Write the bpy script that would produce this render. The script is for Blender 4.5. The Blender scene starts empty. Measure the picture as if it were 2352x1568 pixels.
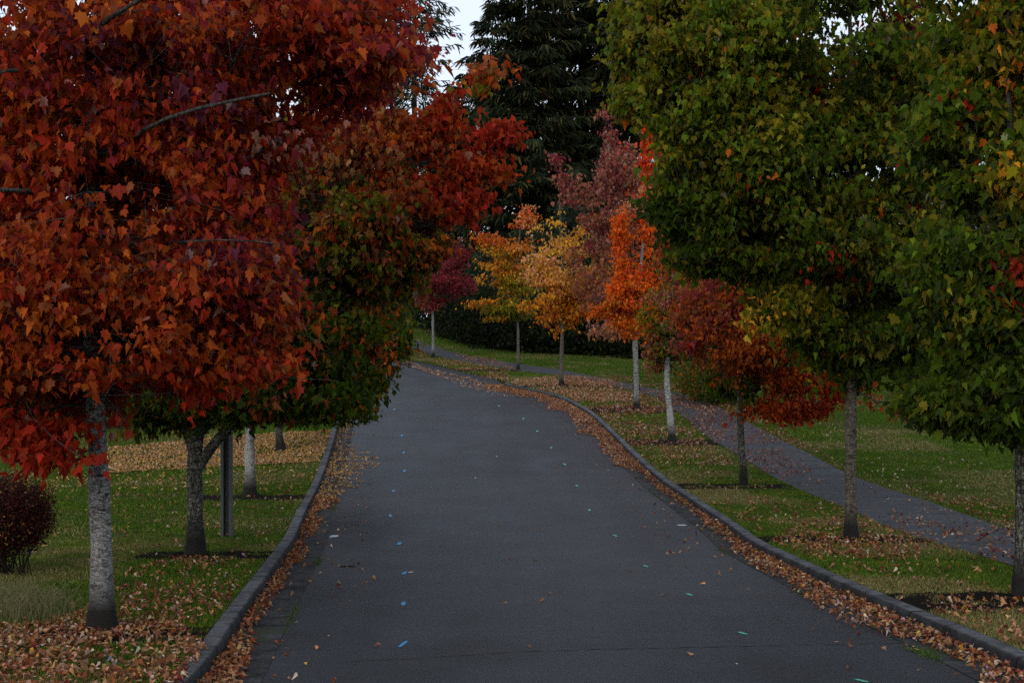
import bpy, math
import numpy as np
rad = math.radians
RNG = np.random.default_rng(7)
SC = bpy.context.scene

# ------------------------------------------------------------------ camera, sky, sun, exposure
CH = 3.3                     # eye height above the datum; the road dips below it
F = 50.0 / 36.0              # focal length over sensor width
cam_d = bpy.data.cameras.new("camera"); cam = bpy.data.objects.new("camera", cam_d)
SC.collection.objects.link(cam); SC.camera = cam
cam.location = (0, 0, CH); cam.rotation_euler = (rad(90), 0, 0)
cam_d.lens = 50; cam_d.sensor_width = 36; cam_d.clip_start = 0.1; cam_d.clip_end = 3000

SUN_EL, SUN_ROT = rad(26), rad(200)
w = bpy.data.worlds.new("World"); SC.world = w; w.use_nodes = True
nt = w.node_tree; bg = nt.nodes["Background"]
sky = nt.nodes.new("ShaderNodeTexSky"); sky.sky_type = 'NISHITA'; sky.sun_disc = False
sky.sun_elevation = SUN_EL; sky.sun_rotation = SUN_ROT
sky.air_density = 1.0; sky.dust_density = 3.0; sky.ozone_density = 1.0
mxs = nt.nodes.new("ShaderNodeMix"); mxs.data_type = 'RGBA'
mxs.inputs[0].default_value = 0.78                      # thin even dusk cloud over the clear sky
nt.links.new(sky.outputs[0], mxs.inputs[6]); mxs.inputs[7].default_value = (6.6, 7.15, 8.25, 1)
nt.links.new(mxs.outputs[2], bg.inputs[0]); bg.inputs[1].default_value = 0.10
sun_d = bpy.data.lights.new("sun", 'SUN'); sun = bpy.data.objects.new("sun", sun_d)
SC.collection.objects.link(sun); sun_d.energy = 0.5; sun_d.angle = rad(25); sun_d.color = (1.0, 0.95, 0.88)
sun.rotation_euler = (rad(90) - SUN_EL, 0, rad(180) - SUN_ROT)
SC.view_settings.view_transform = 'Standard'; SC.view_settings.look = 'None'
SC.view_settings.exposure = 0.6; SC.view_settings.gamma = 1.0
SC.cycles.max_bounces = 6; SC.cycles.diffuse_bounces = 4; SC.cycles.glossy_bounces = 2
SC.cycles.transmission_bounces = 3; SC.cycles.transparent_max_bounces = 4
SC.cycles.use_denoising = False

# ------------------------------------------------------------------ helpers
PX = 2352.0
FP = F * PX                  # focal length in picture units (2352 wide)

def tag(o, label=None, cat=None, group=None, kind=None):
    if label: o["label"] = label
    if cat: o["category"] = cat
    if group: o["group"] = group
    if kind: o["kind"] = kind
    return o

def link(o, parent=None):
    SC.collection.objects.link(o)
    if parent is not None: o.parent = parent
    return o

def empty(name, loc):
    o = bpy.data.objects.new(name, None); o.location = tuple(float(c) for c in loc)
    o.empty_display_size = 0.3
    return link(o)

def mesh_obj(name, verts, faces, mat, parent=None, smooth=False, col=None, origin=(0, 0, 0), uv=None):
    """faces: (n,k) int array or a list of tuples. verts in world space; origin is taken off them."""
    me = bpy.data.meshes.new(name)
    verts = np.asarray(verts, dtype=np.float64) - np.asarray(origin, dtype=np.float64)
    if isinstance(faces, np.ndarray):
        n, k = faces.shape
        me.vertices.add(len(verts)); me.vertices.foreach_set("co", verts.astype(np.float32).ravel())
        me.loops.add(n * k); me.loops.foreach_set("vertex_index", faces.astype(np.int32).ravel())
        me.polygons.add(n); me.polygons.foreach_set("loop_start", np.arange(0, n * k, k, dtype=np.int32))
        me.polygons.foreach_set("loop_total", np.full(n, k, dtype=np.int32))
    else:
        me.from_pydata([tuple(v) for v in verts], [], [tuple(f) for f in faces])
    me.update(calc_edges=True)
    if col is not None:
        a = me.color_attributes.new("col", 'FLOAT_COLOR', 'POINT')
        c4 = np.ones((len(verts), 4), dtype=np.float32); c4[:, :3] = col
        a.data.foreach_set("color", c4.ravel())
    if uv is not None:
        ul = me.uv_layers.new(name="UVMap")
        idx = np.zeros(len(me.loops), dtype=np.int32); me.loops.foreach_get("vertex_index", idx)
        ul.data.foreach_set("uv", np.asarray(uv, dtype=np.float32)[idx].ravel())
    me.polygons.foreach_set("use_smooth", np.full(len(me.polygons), smooth))
    me.materials.append(mat)
    o = bpy.data.objects.new(name, me)
    if parent is None: o.location = origin
    return link(o, parent)

_ng = np.random.default_rng(99).random((64, 64))
def noise2(x, y, s):
    x = np.asarray(x) * s + 100.3; y = np.asarray(y) * s + 57.7
    i = np.floor(x).astype(int); j = np.floor(y).astype(int); u = x - i; v = y - j
    u = u * u * (3 - 2 * u); v = v * v * (3 - 2 * v)
    g = lambda a, b: _ng[a % 64, b % 64]
    return (g(i, j) * (1 - u) + g(i + 1, j) * u) * (1 - v) + (g(i, j + 1) * (1 - u) + g(i + 1, j + 1) * u) * v

def sstep(x, a, b):
    t = np.clip((np.asarray(x, dtype=float) - a) / (b - a), 0, 1); return t * t * (3 - 2 * t)

# ------------------------------------------------------------------ terrain
_gz = [-60, 0, 6, 12, 14.7, 18, 21.5, 24, 28, 32, 36, 40, 45, 54, 66, 80, 92, 100, 110, 125, 160, 600]
_gd = [1.0, 1.75, 2.35, 2.82, 3.0, 3.1, 3.21, 3.33, 3.43, 3.5, 3.53, 3.44, 3.18, 2.6, 2.08, 1.62, 1.07, .55, .1, -.3, -1, -2]
_tz = np.arange(-60, 600, 0.25); _td = np.interp(_tz, _gz, _gd)
_td = np.convolve(np.pad(_td, 6, mode='edge'), np.ones(13) / 13, mode='valid')
def drop(z): return np.interp(z, _tz, _td)
def turf(x, y):              # height of the lawns
    return CH - drop(y) + 1.7 * sstep(y, 90, 112) * sstep(-np.asarray(x, dtype=float), -1, 9)
_khx = [-99, 69.0, 72.5, 999]; _khv = [.15, .15, .03, .03]
def kh(y): return np.interp(y, _khx, _khv)
def road_h(y): return CH - drop(y) - kh(y)

_sz = np.arange(8, 118, 0.02)
_row_t = 784 + FP * drop(_sz) / _sz
_row_r = 784 + FP * (drop(_sz) + kh(_sz)) / _sz
def zrow(py, road=False):
    r = _row_r if road else _row_t
    return np.interp(-np.asarray(py, dtype=float), -r, _sz)
def P(px, py, road=False):   # ground point seen at a place of the picture
    z = zrow(py, road); return (np.asarray(px, dtype=float) - 1176) * z / FP, z
def A(px, py, z):            # point at a known distance
    return np.array([(px - 1176) * z / FP, z, CH - (py - 784) * z / FP])

def edge(pts, road, extra_far=(), extra_near=()):
    xs, zs = [], []
    for px, py in pts:
        x, z = P(px, py, road); xs.append(float(x)); zs.append(float(z))
    for x, z in list(extra_far) + list(extra_near): xs.append(x); zs.append(z)
    o = np.argsort(zs); z = np.array(zs)[o]; x = np.array(xs)[o]
    t = np.arange(-60, 132, 0.25); v = np.interp(t, z, x)
    sl = (x[1] - x[0]) / (z[1] - z[0]); v = np.where(t < z[0], x[0] + sl * .5 * (t - z[0]), v)
    v = np.convolve(np.pad(v, 8, mode='edge'), np.hanning(19)[1:-1] / np.hanning(19).sum(), mode='valid')
    return t, v
KR = edge([(2345, 1552), (2249, 1503), (2115, 1446), (1913, 1358), (1738, 1273), (1665, 1216), (1566, 1147), (1478, 1079), (1423, 1024),
           (1390, 991), (1353, 956), (1292, 921), (1232, 904), (1167, 892), (1132, 868), (1061, 855), (999, 839), (924, 824)], True,
          extra_far=[(-11.2, 100), (-17.5, 110), (-30, 125), (-36, 131)])
KL = edge([(472, 1568), (533, 1470), (581, 1399), (632, 1327), (680, 1252), (704, 1188), (737, 1118), (760, 1050), (774, 999), (783, 967), (794, 930)],
          True, extra_far=[(-8.6, 68), (-11.3, 78), (-16, 90), (-22, 100), (-31, 110), (-45, 125), (-52, 131)])
def kr(z): return np.interp(z, *KR)
def kl(z): return np.interp(z, *KL)
WL = edge([(2333, 1303), (2059, 1219), (1940, 1167), (1783, 1100), (1719, 1058), (1634, 1010), (1585, 968), (1540, 935), (1500, 908), (1429, 893), (1284, 862),
           (1223, 856), (1163, 847), (1095, 836), (1020, 822), (936, 808)], False, extra_far=[(-15, 104), (-24, 112), (-40, 131)])
WR = edge([(2333, 1222), (2138, 1154), (1968, 1098), (1880, 1053), (1799, 1013), (1719, 971), (1686, 957), (1645, 932), (1609, 913), (1529, 898),
           (1473, 888), (1400, 872), (1283, 848), (1189, 836), (1130, 826), (1061, 816), (993, 807), (936, 800)], False,
          extra_far=[(-15, 107), (-24, 115), (-40, 134)])
def wl(z): return np.interp(z, *WL)
def wr(z): return np.interp(z, *WR)
ZS = np.arange(-20, 131.01, 0.5)

def perp(curve, off):        # polyline offset: x as a function of depth again
    t, v = curve; s = np.gradient(v, t); n = np.sqrt(1 + s * s)
    zz = t - off * s / n; xx = v + off / n
    o = np.argsort(zz); return zz[o], xx[o]
BR = perp(KR, .19); BL = perp(KL, -.19)
def br(z): return np.interp(z, *BR)
def bl(z): return np.interp(z, *BL)

# ------------------------------------------------------------------ materials
def new_mat(name):
    m = bpy.data.materials.new(name); m.use_nodes = True
    n = m.node_tree.nodes; l = m.node_tree.links; b = n["Principled BSDF"]
    return m, n, l, b
def N(n, t, **k):
    o = n.new(t)
    for a, v in k.items(): setattr(o, a, v)
    return o
def ramp(n, stops):
    r = n.new("ShaderNodeValToRGB"); e = r.color_ramp.elements
    while len(e) < len(stops): e.new(0.5)
    for i, (p, c) in enumerate(stops):
        e[i].position = p; e[i].color = (c[0], c[1], c[2], 1) if not isinstance(c, (int, float)) else (c, c, c, 1)
    return r
def noise(n, l, vec, scale, detail=4, rough=.6, dist=0):
    t = N(n, "ShaderNodeTexNoise"); t.inputs["Scale"].default_value = scale
    t.inputs["Detail"].default_value = detail; t.inputs["Roughness"].default_value = rough
    t.inputs["Distortion"].default_value = dist
    l.new(vec, t.inputs["Vector"]); return t
def mix(n, l, f, a, b, mode='MIX'):
    m = N(n, "ShaderNodeMix", data_type='RGBA', blend_type=mode)
    for s, v in ((m.inputs[0], f), (m.inputs[6], a), (m.inputs[7], b)):
        if isinstance(v, bpy.types.NodeSocket): l.new(v, s)
        elif isinstance(v, (int, float)): s.default_value = v
        else: s.default_value = (v[0], v[1], v[2], 1)
    return m.outputs[2]
def bump(n, l, h, b, strength, dist):
    bp = N(n, "ShaderNodeBump"); bp.inputs["Strength"].default_value = strength; bp.inputs["Distance"].default_value = dist
    l.new(h, bp.inputs["Height"]); l.new(bp.outputs[0], b.inputs["Normal"])

def leaf_mat(name, trans=.3, rough=.5, spec=.25):
    m, n, l, b = new_mat(name)
    a = N(n, "ShaderNodeAttribute", attribute_name="col")
    l.new(a.outputs["Color"], b.inputs["Base Color"]); b.inputs["Roughness"].default_value = rough
    b.inputs["Specular IOR Level"].default_value = spec
    t = N(n, "ShaderNodeBsdfTranslucent"); l.new(a.outputs["Color"], t.inputs[0])
    ms = N(n, "ShaderNodeMixShader"); ms.inputs[0].default_value = trans
    l.new(b.outputs[0], ms.inputs[1]); l.new(t.outputs[0], ms.inputs[2])
    l.new(ms.outputs[0], n["Material Output"].inputs[0])
    return m
M_LEAF = leaf_mat("leaf", .5, .55, .14)
M_DRY = leaf_mat("fallen_leaf", .12, .7, .1)
M_NEEDLE = leaf_mat("needles", .1, .7, .1)
M_GRASS = leaf_mat("grass_blade", .25, .6, .15)

def bark_mat(name, light, mid, dark, blotch=.5, base_dark=.35, patch=None):
    m, n, l, b = new_mat(name); tc = N(n, "ShaderNodeTexCoord")
    mp = N(n, "ShaderNodeMapping"); mp.inputs["Scale"].default_value = (1, 1, 2.6); l.new(tc.outputs["Object"], mp.inputs[0])
    mv = N(n, "ShaderNodeMapping"); mv.inputs["Scale"].default_value = (3.0, 3.0, .6); l.new(tc.outputs["Object"], mv.inputs[0])
    n1 = noise(n, l, mp.outputs[0], 9, 7, .78, 1.2); n2 = noise(n, l, mp.outputs[0], 34, 4, .7); n3 = noise(n, l, mv.outputs[0], 16, 5, .7, .4)
    r1 = ramp(n, [(.38, dark), (.47, mid), (.58, light)]); l.new(n1.outputs[0], r1.inputs[0])
    r2 = ramp(n, [(.36, 0.25), (.62, 1.0)]); l.new(n2.outputs[0], r2.inputs[0])
    c = mix(n, l, .75, r1.outputs[0], r2.outputs[0], 'MULTIPLY')
    r3 = ramp(n, [(blotch - .12, 1.0), (blotch + .05, 0.0)]); l.new(n3.outputs[0], r3.inputs[0])
    c = mix(n, l, r3.outputs[0], c, dark)
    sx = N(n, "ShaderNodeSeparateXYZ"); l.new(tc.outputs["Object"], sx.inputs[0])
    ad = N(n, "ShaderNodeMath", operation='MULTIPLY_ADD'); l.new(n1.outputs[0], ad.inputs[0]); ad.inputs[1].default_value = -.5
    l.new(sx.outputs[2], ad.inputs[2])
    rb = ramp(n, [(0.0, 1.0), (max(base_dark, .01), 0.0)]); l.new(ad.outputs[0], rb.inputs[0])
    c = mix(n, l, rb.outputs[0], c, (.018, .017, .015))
    l.new(c, b.inputs["Base Color"]); b.inputs["Roughness"].default_value = .9; b.inputs["Specular IOR Level"].default_value = .15
    hs = N(n, "ShaderNodeMath", operation='ADD'); l.new(n3.outputs[0], hs.inputs[0]); l.new(n2.outputs[0], hs.inputs[1])
    bump(n, l, hs.outputs[0], b, .7, .02)
    return m
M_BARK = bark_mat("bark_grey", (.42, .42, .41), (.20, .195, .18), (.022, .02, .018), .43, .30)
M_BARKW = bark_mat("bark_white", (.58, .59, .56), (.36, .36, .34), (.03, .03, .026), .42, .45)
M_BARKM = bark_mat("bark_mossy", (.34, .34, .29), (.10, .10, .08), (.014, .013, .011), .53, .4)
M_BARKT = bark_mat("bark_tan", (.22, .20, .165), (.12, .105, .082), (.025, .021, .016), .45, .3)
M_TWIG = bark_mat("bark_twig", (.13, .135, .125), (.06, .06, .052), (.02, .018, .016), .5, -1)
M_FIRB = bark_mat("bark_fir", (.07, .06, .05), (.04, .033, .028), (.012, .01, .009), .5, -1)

def asphalt(name, base, spread):
    m, n, l, b = new_mat(name); g = N(n, "ShaderNodeNewGeometry")
    n1 = noise(n, l, g.outputs["Position"], 95, 4, .85); n2 = noise(n, l, g.outputs["Position"], .6, 5, .6)
    mp = N(n, "ShaderNodeMapping"); mp.inputs["Scale"].default_value = (1, .12, 1); l.new(g.outputs["Position"], mp.inputs[0])
    n3 = noise(n, l, mp.outputs[0], 1.1, 3, .5); n4 = noise(n, l, g.outputs["Position"], 30, 4, .8)
    lo = [c * (1 - spread) for c in base]; hi = [c * (1 + spread * 1.7) for c in base]
    r = ramp(n, [(.3, lo), (.52, base), (.72, hi)]); l.new(n1.outputs[0], r.inputs[0])
    r2 = ramp(n, [(.32, .60), (.5, .92), (.7, 1.22)]); l.new(n2.outputs[0], r2.inputs[0])
    r3 = ramp(n, [(.3, .75), (.7, 1.18)]); l.new(n3.outputs[0], r3.inputs[0])
    r4 = ramp(n, [(.35, .75), (.65, 1.2)]); l.new(n4.outputs[0], r4.inputs[0])
    c = mix(n, l, 1, r.outputs[0], r2.outputs[0], 'MULTIPLY'); c = mix(n, l, 1, c, r3.outputs[0], 'MULTIPLY')
    c = mix(n, l, .9, c, r4.outputs[0], 'MULTIPLY')
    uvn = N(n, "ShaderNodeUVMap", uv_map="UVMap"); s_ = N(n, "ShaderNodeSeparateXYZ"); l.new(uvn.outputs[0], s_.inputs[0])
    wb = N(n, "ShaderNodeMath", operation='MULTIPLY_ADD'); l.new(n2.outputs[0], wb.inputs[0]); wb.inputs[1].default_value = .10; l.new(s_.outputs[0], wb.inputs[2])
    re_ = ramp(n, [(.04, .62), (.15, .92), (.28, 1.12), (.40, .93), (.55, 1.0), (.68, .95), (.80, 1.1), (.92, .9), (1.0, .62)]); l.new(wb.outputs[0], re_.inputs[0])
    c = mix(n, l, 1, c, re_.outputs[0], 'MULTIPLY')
    l.new(c, b.inputs["Base Color"]); b.inputs["Roughness"].default_value = .62; b.inputs["Specular IOR Level"].default_value = .3
    bump(n, l, n1.outputs[0], b, .6, .006)
    return m
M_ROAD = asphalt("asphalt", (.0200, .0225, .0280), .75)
M_PATCH = asphalt("asphalt_dark", (.014, .014, .016), .5)

def concrete(name, base, uvjoint=None, moss=.0, dark=.35):
    m, n, l, b = new_mat(name); g = N(n, "ShaderNodeNewGeometry")
    n1 = noise(n, l, g.outputs["Position"], 90, 3, .8); n2 = noise(n, l, g.outputs["Position"], 2.2, 6, .7, .5); n3 = noise(n, l, g.outputs["Position"], 9, 5, .75)
    r1 = ramp(n, [(.3, .6), (.7, 1.3)]); l.new(n1.outputs[0], r1.inputs[0])
    r2 = ramp(n, [(.32, dark), (.62, 1.1)]); l.new(n2.outputs[0], r2.inputs[0])
    r3 = ramp(n, [(.35, .6), (.6, 1.08)]); l.new(n3.outputs[0], r3.inputs[0])
    c = mix(n, l, .8, base, r1.outputs[0], 'MULTIPLY'); c = mix(n, l, 1, c, r2.outputs[0], 'MULTIPLY'); c = mix(n, l, 1, c, r3.outputs[0], 'MULTIPLY')
    if moss:
        n4 = noise(n, l, g.outputs["Position"], 1.3, 5, .7); r4 = ramp(n, [(.56, 0.0), (.66, moss)]); l.new(n4.outputs[0], r4.inputs[0])
        c = mix(n, l, r4.outputs[0], c, (.03, .042, .012))
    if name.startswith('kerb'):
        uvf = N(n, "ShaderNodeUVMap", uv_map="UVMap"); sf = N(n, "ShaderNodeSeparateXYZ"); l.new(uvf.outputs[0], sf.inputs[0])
        rf = ramp(n, [(0.0, .38), (.022, .5), (.05, 1.2)]); l.new(sf.outputs[0], rf.inputs[0]); c = mix(n, l, 1, c, rf.outputs[0], 'MULTIPLY')  # kerb face painted darker, top lighter: shading from overhead sky put into the colour
    if uvjoint:
        uvn = N(n, "ShaderNodeUVMap", uv_map="UVMap"); s = N(n, "ShaderNodeSeparateXYZ"); l.new(uvn.outputs[0], s.inputs[0])
        d = N(n, "ShaderNodeMath", operation='DIVIDE'); l.new(s.outputs[1], d.inputs[0]); d.inputs[1].default_value = uvjoint
        fr = N(n, "ShaderNodeMath", operation='FRACT'); l.new(d.outputs[0], fr.inputs[0])
        rj = ramp(n, [(0.0, 1.0), (.045 / uvjoint, 0.0)]); rj.color_ramp.interpolation = 'CONSTANT'; l.new(fr.outputs[0], rj.inputs[0])
        c = mix(n, l, rj.outputs[0], c, (.012, .012, .012))
    l.new(c, b.inputs["Base Color"]); b.inputs["Roughness"].default_value = .92; b.inputs["Specular IOR Level"].default_value = .1
    bump(n, l, n1.outputs[0], b, .4, .006)
    return m
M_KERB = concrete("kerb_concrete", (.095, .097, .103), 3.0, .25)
M_GUT = concrete("gutter_concrete", (.048, .048, .050), 3.0, .8)
M_WALK = concrete("path_concrete", (.060, .062, .066), 1.75, 0, .75)

def turf_mat():
    m, n, l, b = new_mat("lawn_soil"); g = N(n, "ShaderNodeNewGeometry")
    n1 = noise(n, l, g.outputs["Position"], 60, 4, .8); n2 = noise(n, l, g.outputs["Position"], .55, 5, .65, .6); n3 = noise(n, l, g.outputs["Position"], 7, 4, .7)
    gr = ramp(n, [(.3, (.014, .030, .003)), (.5, (.036, .068, .007)), (.7, (.065, .10, .012))]); l.new(n1.outputs[0], gr.inputs[0])
    br_ = ramp(n, [(.3, (.03, .03, .012)), (.7, (.10, .095, .045))]); l.new(n1.outputs[0], br_.inputs[0])
    f = ramp(n, [(.47, 0.0), (.66, .8)]); l.new(n2.outputs[0], f.inputs[0])
    c = mix(n, l, f.outputs[0], gr.outputs[0], br_.outputs[0])
    r3 = ramp(n, [(.35, .55), (.65, 1.2)]); l.new(n3.outputs[0], r3.inputs[0]); c = mix(n, l, .8, c, r3.outputs[0], 'MULTIPLY')
    l.new(c, b.inputs["Base Color"]); b.inputs["Roughness"].default_value = 1; b.inputs["Specular IOR Level"].default_value = 0
    bump(n, l, n1.outputs[0], b, 1, .03)
    return m
M_TURF = turf_mat()
def soil_mat():
    m, n, l, b = new_mat("soil"); g = N(n, "ShaderNodeNewGeometry")
    n1 = noise(n, l, g.outputs["Position"], 45, 6, .85)
    r = ramp(n, [(.35, (.010, .009, .008)), (.55, (.028, .024, .021)), (.75, (.085, .072, .060))]); l.new(n1.outputs[0], r.inputs[0])
    l.new(r.outputs[0], b.inputs["Base Color"]); b.inputs["Roughness"].default_value = 1; b.inputs["Specular IOR Level"].default_value = 0; bump(n, l, n1.outputs[0], b, 1, .05)
    return m
M_SOIL = soil_mat()
def plain(name, c, rough=.7, var=.3, sc=40):
    m, n, l, b = new_mat(name); tc = N(n, "ShaderNodeNewGeometry"); t = noise(n, l, tc.outputs["Position"], sc, 4, .7)
    r = ramp(n, [(.3, [x * (1 - var) for x in c]), (.7, [min(1, x * (1 + var)) for x in c])]); l.new(t.outputs[0], r.inputs[0])
    l.new(r.outputs[0], b.inputs["Base Color"]); b.inputs["Roughness"].default_value = rough
    return m
def paint(name, c):
    m, n, l, b = new_mat(name); g = N(n, "ShaderNodeNewGeometry"); t = noise(n, l, g.outputs["Position"], 70, 4, .8)
    r = ramp(n, [(.42, 0.0), (.56, 1.0)]); l.new(t.outputs[0], r.inputs[0])
    l.new(mix(n, l, r.outputs[0], (.05, .055, .06), c), b.inputs["Base Color"]); b.inputs["Roughness"].default_value = .7
    return m

# ------------------------------------------------------------------ ground, road, kerbs, pavement
def lawn_sheet():
    zz = np.concatenate([np.arange(-60, -20, 5), ZS, [133, 136, 140, 150, 165, 190, 230, 300, 420, 600]])
    nz = len(zz); cols = []
    b_l, b_r = bl(np.clip(zz, -20, 131)), br(np.clip(zz, -20, 131))
    for off in (-320, -160, -80, -45, -28, -18, -11, -7, -4, -2, -1, -.4, 0): cols.append((b_l + off, 0))
    cols.append((b_l + .03, -.5)); cols.append((b_r - .03, -.5))
    for off in (0, .4, 1, 2, 4, 7, 11, 18, 28, 45, 80, 160, 320): cols.append((b_r + off, 0))
    V = []
    for x, dz in cols:
        y = turf(x, zz)
        V.append(np.stack([x, zz, y + dz], 1))
    V = np.stack(V, 1); nc = len(cols); V = V.reshape(-1, 3)
    i, j = np.meshgrid(np.arange(nz - 1), np.arange(nc - 1), indexing='ij'); a = i * nc + j
    Fc = np.stack([a, a + 1, a + nc + 1, a + nc], -1).reshape(-1, 4)
    return mesh_obj("ground", V, Fc, M_TURF, smooth=False)
tag(lawn_sheet(), "green mown lawn with dry tan patches on both sides of the road", kind="structure")

def ribbon(name, xa, xb, hfun, mat, n=10, zs=ZS, crown=0.0, parent=None, uvs=True):
    V = []; UV = []; sl = np.concatenate([[0], np.cumsum(np.hypot(np.diff(xb(zs)), np.diff(zs)))])
    for k in range(n + 1):
        t = k / n; x = xa(zs) * (1 - t) + xb(zs) * t
        V.append(np.stack([x, zs, hfun(x, zs) + crown * 4 * t * (1 - t)], 1)); UV.append(np.stack([np.full(len(zs), t), sl], 1))
    V = np.stack(V, 1).reshape(-1, 3); UV = np.stack(UV, 1).reshape(-1, 2); nc = n + 1
    i, j = np.meshgrid(np.arange(len(zs) - 1), np.arange(n), indexing='ij'); a = i * nc + j
    Fc = np.stack([a, a + 1, a + nc + 1, a + nc], -1).reshape(-1, 4)
    return mesh_obj(name, V, Fc, mat, parent=parent, uv=UV)
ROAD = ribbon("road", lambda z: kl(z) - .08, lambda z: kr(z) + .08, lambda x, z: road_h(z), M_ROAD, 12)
tag(ROAD, "dark grey asphalt road dipping then bending left between the kerbs", kind="structure")
zg = np.arange(-20, 131.01, .5)
gl = perp(KL, .50); gr_ = perp(KR, -.48)
tag(ribbon("gutter", kl, lambda z: np.interp(z, *gl), lambda x, z: road_h(z) + .006, M_GUT, 2), "stained concrete gutter along the left kerb", kind="structure")
zr = np.arange(-20, 69.6, .5)
tag(ribbon("gutter", lambda z: np.interp(z, *gr_), kr, lambda x, z: road_h(z) + .006, M_GUT, 2, zs=zr), "stained concrete gutter along the right kerb", kind="structure")
zp = np.arange(68, 100, .5)
pa = np.interp(zp, [68, 72, 76, 80, 88, 100], [.5, 1.3, 2.2, 2.0, 1.6, 1.2])
ribbon("dark_asphalt_patch", lambda z: kr(z) - np.interp(z, zp, pa), kr, lambda x, z: road_h(z) + .005, M_PATCH, 3, zs=zp, parent=ROAD)
PATH = ribbon("pavement", wl, wr, lambda x, z: turf(x, z) + .02, M_WALK, 3, zs=np.arange(2, 131, .5))
tag(PATH, "pale grey concrete footpath curving along the right lawn", kind="structure")

def kerb(curve, sgn, z0, z1, label, ret=None):
    t, v = curve; t2 = np.arange(z0, z1, .35); pts = [(float(np.interp(q, t, v)), float(q)) for q in t2]
    if ret: pts += ret
    pts = np.array(pts); d = np.gradient(pts, axis=0); d /= np.linalg.norm(d, axis=1)[:, None]
    nrm = np.stack([d[:, 1], -d[:, 0]], 1) * sgn
    prof = [(0, -.2), (0, 0.0), (.012, .11), (.020, .140), (.036, .154), (.13, .158), (.20, .156), (.20, -.2)]
    s = np.concatenate([[0], np.cumsum(np.hypot(*np.diff(pts, axis=0).T))]); V = []; UV = []
    rr = np.random.default_rng(3 + int(z1))
    wob = np.convolve(rr.normal(0, .006, len(pts)), np.ones(3) / 3, mode='same')
    for k, (u, h) in enumerate(prof):
        q = pts + nrm * (u + (np.convolve(rr.normal(0, .004, len(pts)), np.ones(3) / 3, mode='same') if k in (2, 3, 4) else 0))[..., None] if k in (2, 3, 4) else pts + nrm * u
        base = CH - drop(pts[:, 1]) - .15
        V.append(np.stack([q[:, 0], q[:, 1], base + h + (wob if h > .05 else 0) * .6], 1)); UV.append(np.stack([np.full(len(pts), u), s], 1))
    V = np.stack(V, 1).reshape(-1, 3); UV = np.stack(UV, 1).reshape(-1, 2); nc = len(prof)
    i, j = np.meshgrid(np.arange(len(pts) - 1), np.arange(nc - 1), indexing='ij'); a = i * nc + j
    Fc = [tuple(f) for f in np.stack([a, a + 1, a + nc + 1, a + nc], -1).reshape(-1, 4)]
    Fc.append(tuple(range((len(pts) - 1) * nc, len(pts) * nc)))
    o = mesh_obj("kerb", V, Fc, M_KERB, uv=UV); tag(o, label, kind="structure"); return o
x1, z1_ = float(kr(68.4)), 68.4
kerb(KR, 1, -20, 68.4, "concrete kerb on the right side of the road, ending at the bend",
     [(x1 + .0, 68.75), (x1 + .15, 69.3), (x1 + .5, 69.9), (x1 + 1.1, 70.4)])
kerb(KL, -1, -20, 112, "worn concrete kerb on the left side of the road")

# tree planting beds: soil strips across the verge
def bed(xa, xb, za, zb, label):
    r = np.random.default_rng(int(za * 10)); zs = np.linspace(za, zb, 7); V = []; n = 16
    for i, z in enumerate(zs):
        for k in range(n + 1):
            t = k / n; x = xa(z) * (1 - t) + xb(z) * t; edge_ = i in (0, 6) or k in (0, n)
            V.append((x, z + (r.normal(0, .10) if i in (0, 6) else r.normal(0, .03)), turf(x, z) + (.006 if edge_ else .012 + abs(r.normal(0, .012)))))
    Fc = [(i * (n + 1) + k, i * (n + 1) + k + 1, (i + 1) * (n + 1) + k + 1, (i + 1) * (n + 1) + k) for i in range(6) for k in range(n)]
    tag(mesh_obj("soil_bed", V, Fc, M_SOIL), label, kind="structure"); return (xa, xb, za, zb)
TREES = dict(T0=(2350, 1370), T1=(1956, 1238), T2=(1708, 1115), T3=(1545, 1015), T4=(1463, 940), T5=(1290, 887), T6=(1190, 850), T7=(995, 822),
             L1=(235, 1450), L2=(448, 1272), L3=(575, 1140), L4=(645, 1035))
ZT = {k: float(zrow(v[1])) for k, v in TREES.items()}
BEDS = []
wl0 = lambda z: wl(z) - .02
for k, who, a, b_ in (("T0", "nearest green tree on the right", -1.1, .25), ("T1", "big green tree by the path", -.75, .45), ("T2", "rust-orange tree", -1.0, .45), ("T3", "white-barked leaning tree", -.9, .7),
                ("T4", "flame-orange tree", -1.2, .9), ("T5", "yellow tree", -1.0, 1.2), ("T6", "small olive and orange tree", -1.5, 1.2)):
    z = ZT[k]; BEDS.append(bed(lambda q: br(q) + .01, wl0, z + a, z + b_, "dark soil strip across the verge under the " + who))
for k, who, dx in (("L1", "crimson tree", .7), ("L2", "forked tree", .8), ("L3", "third tree on the left", 1.2)):
    z = ZT[k]; x = (TREES[k][0] - 1176) * z / FP
    BEDS.append(bed(lambda q, x=x, dx=dx: np.full_like(np.asarray(q, dtype=float), x - dx), lambda q: bl(q) - .01, z - .75, z + .25, "dark soil strip beside the left kerb under the " + who))
def in_beds(x, z):
    m = np.zeros(len(x), bool)
    for xa, xb, za, zb in BEDS: m |= (z > za) & (z < zb) & (x > xa(z)) & (x < xb(z))
    return m

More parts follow.
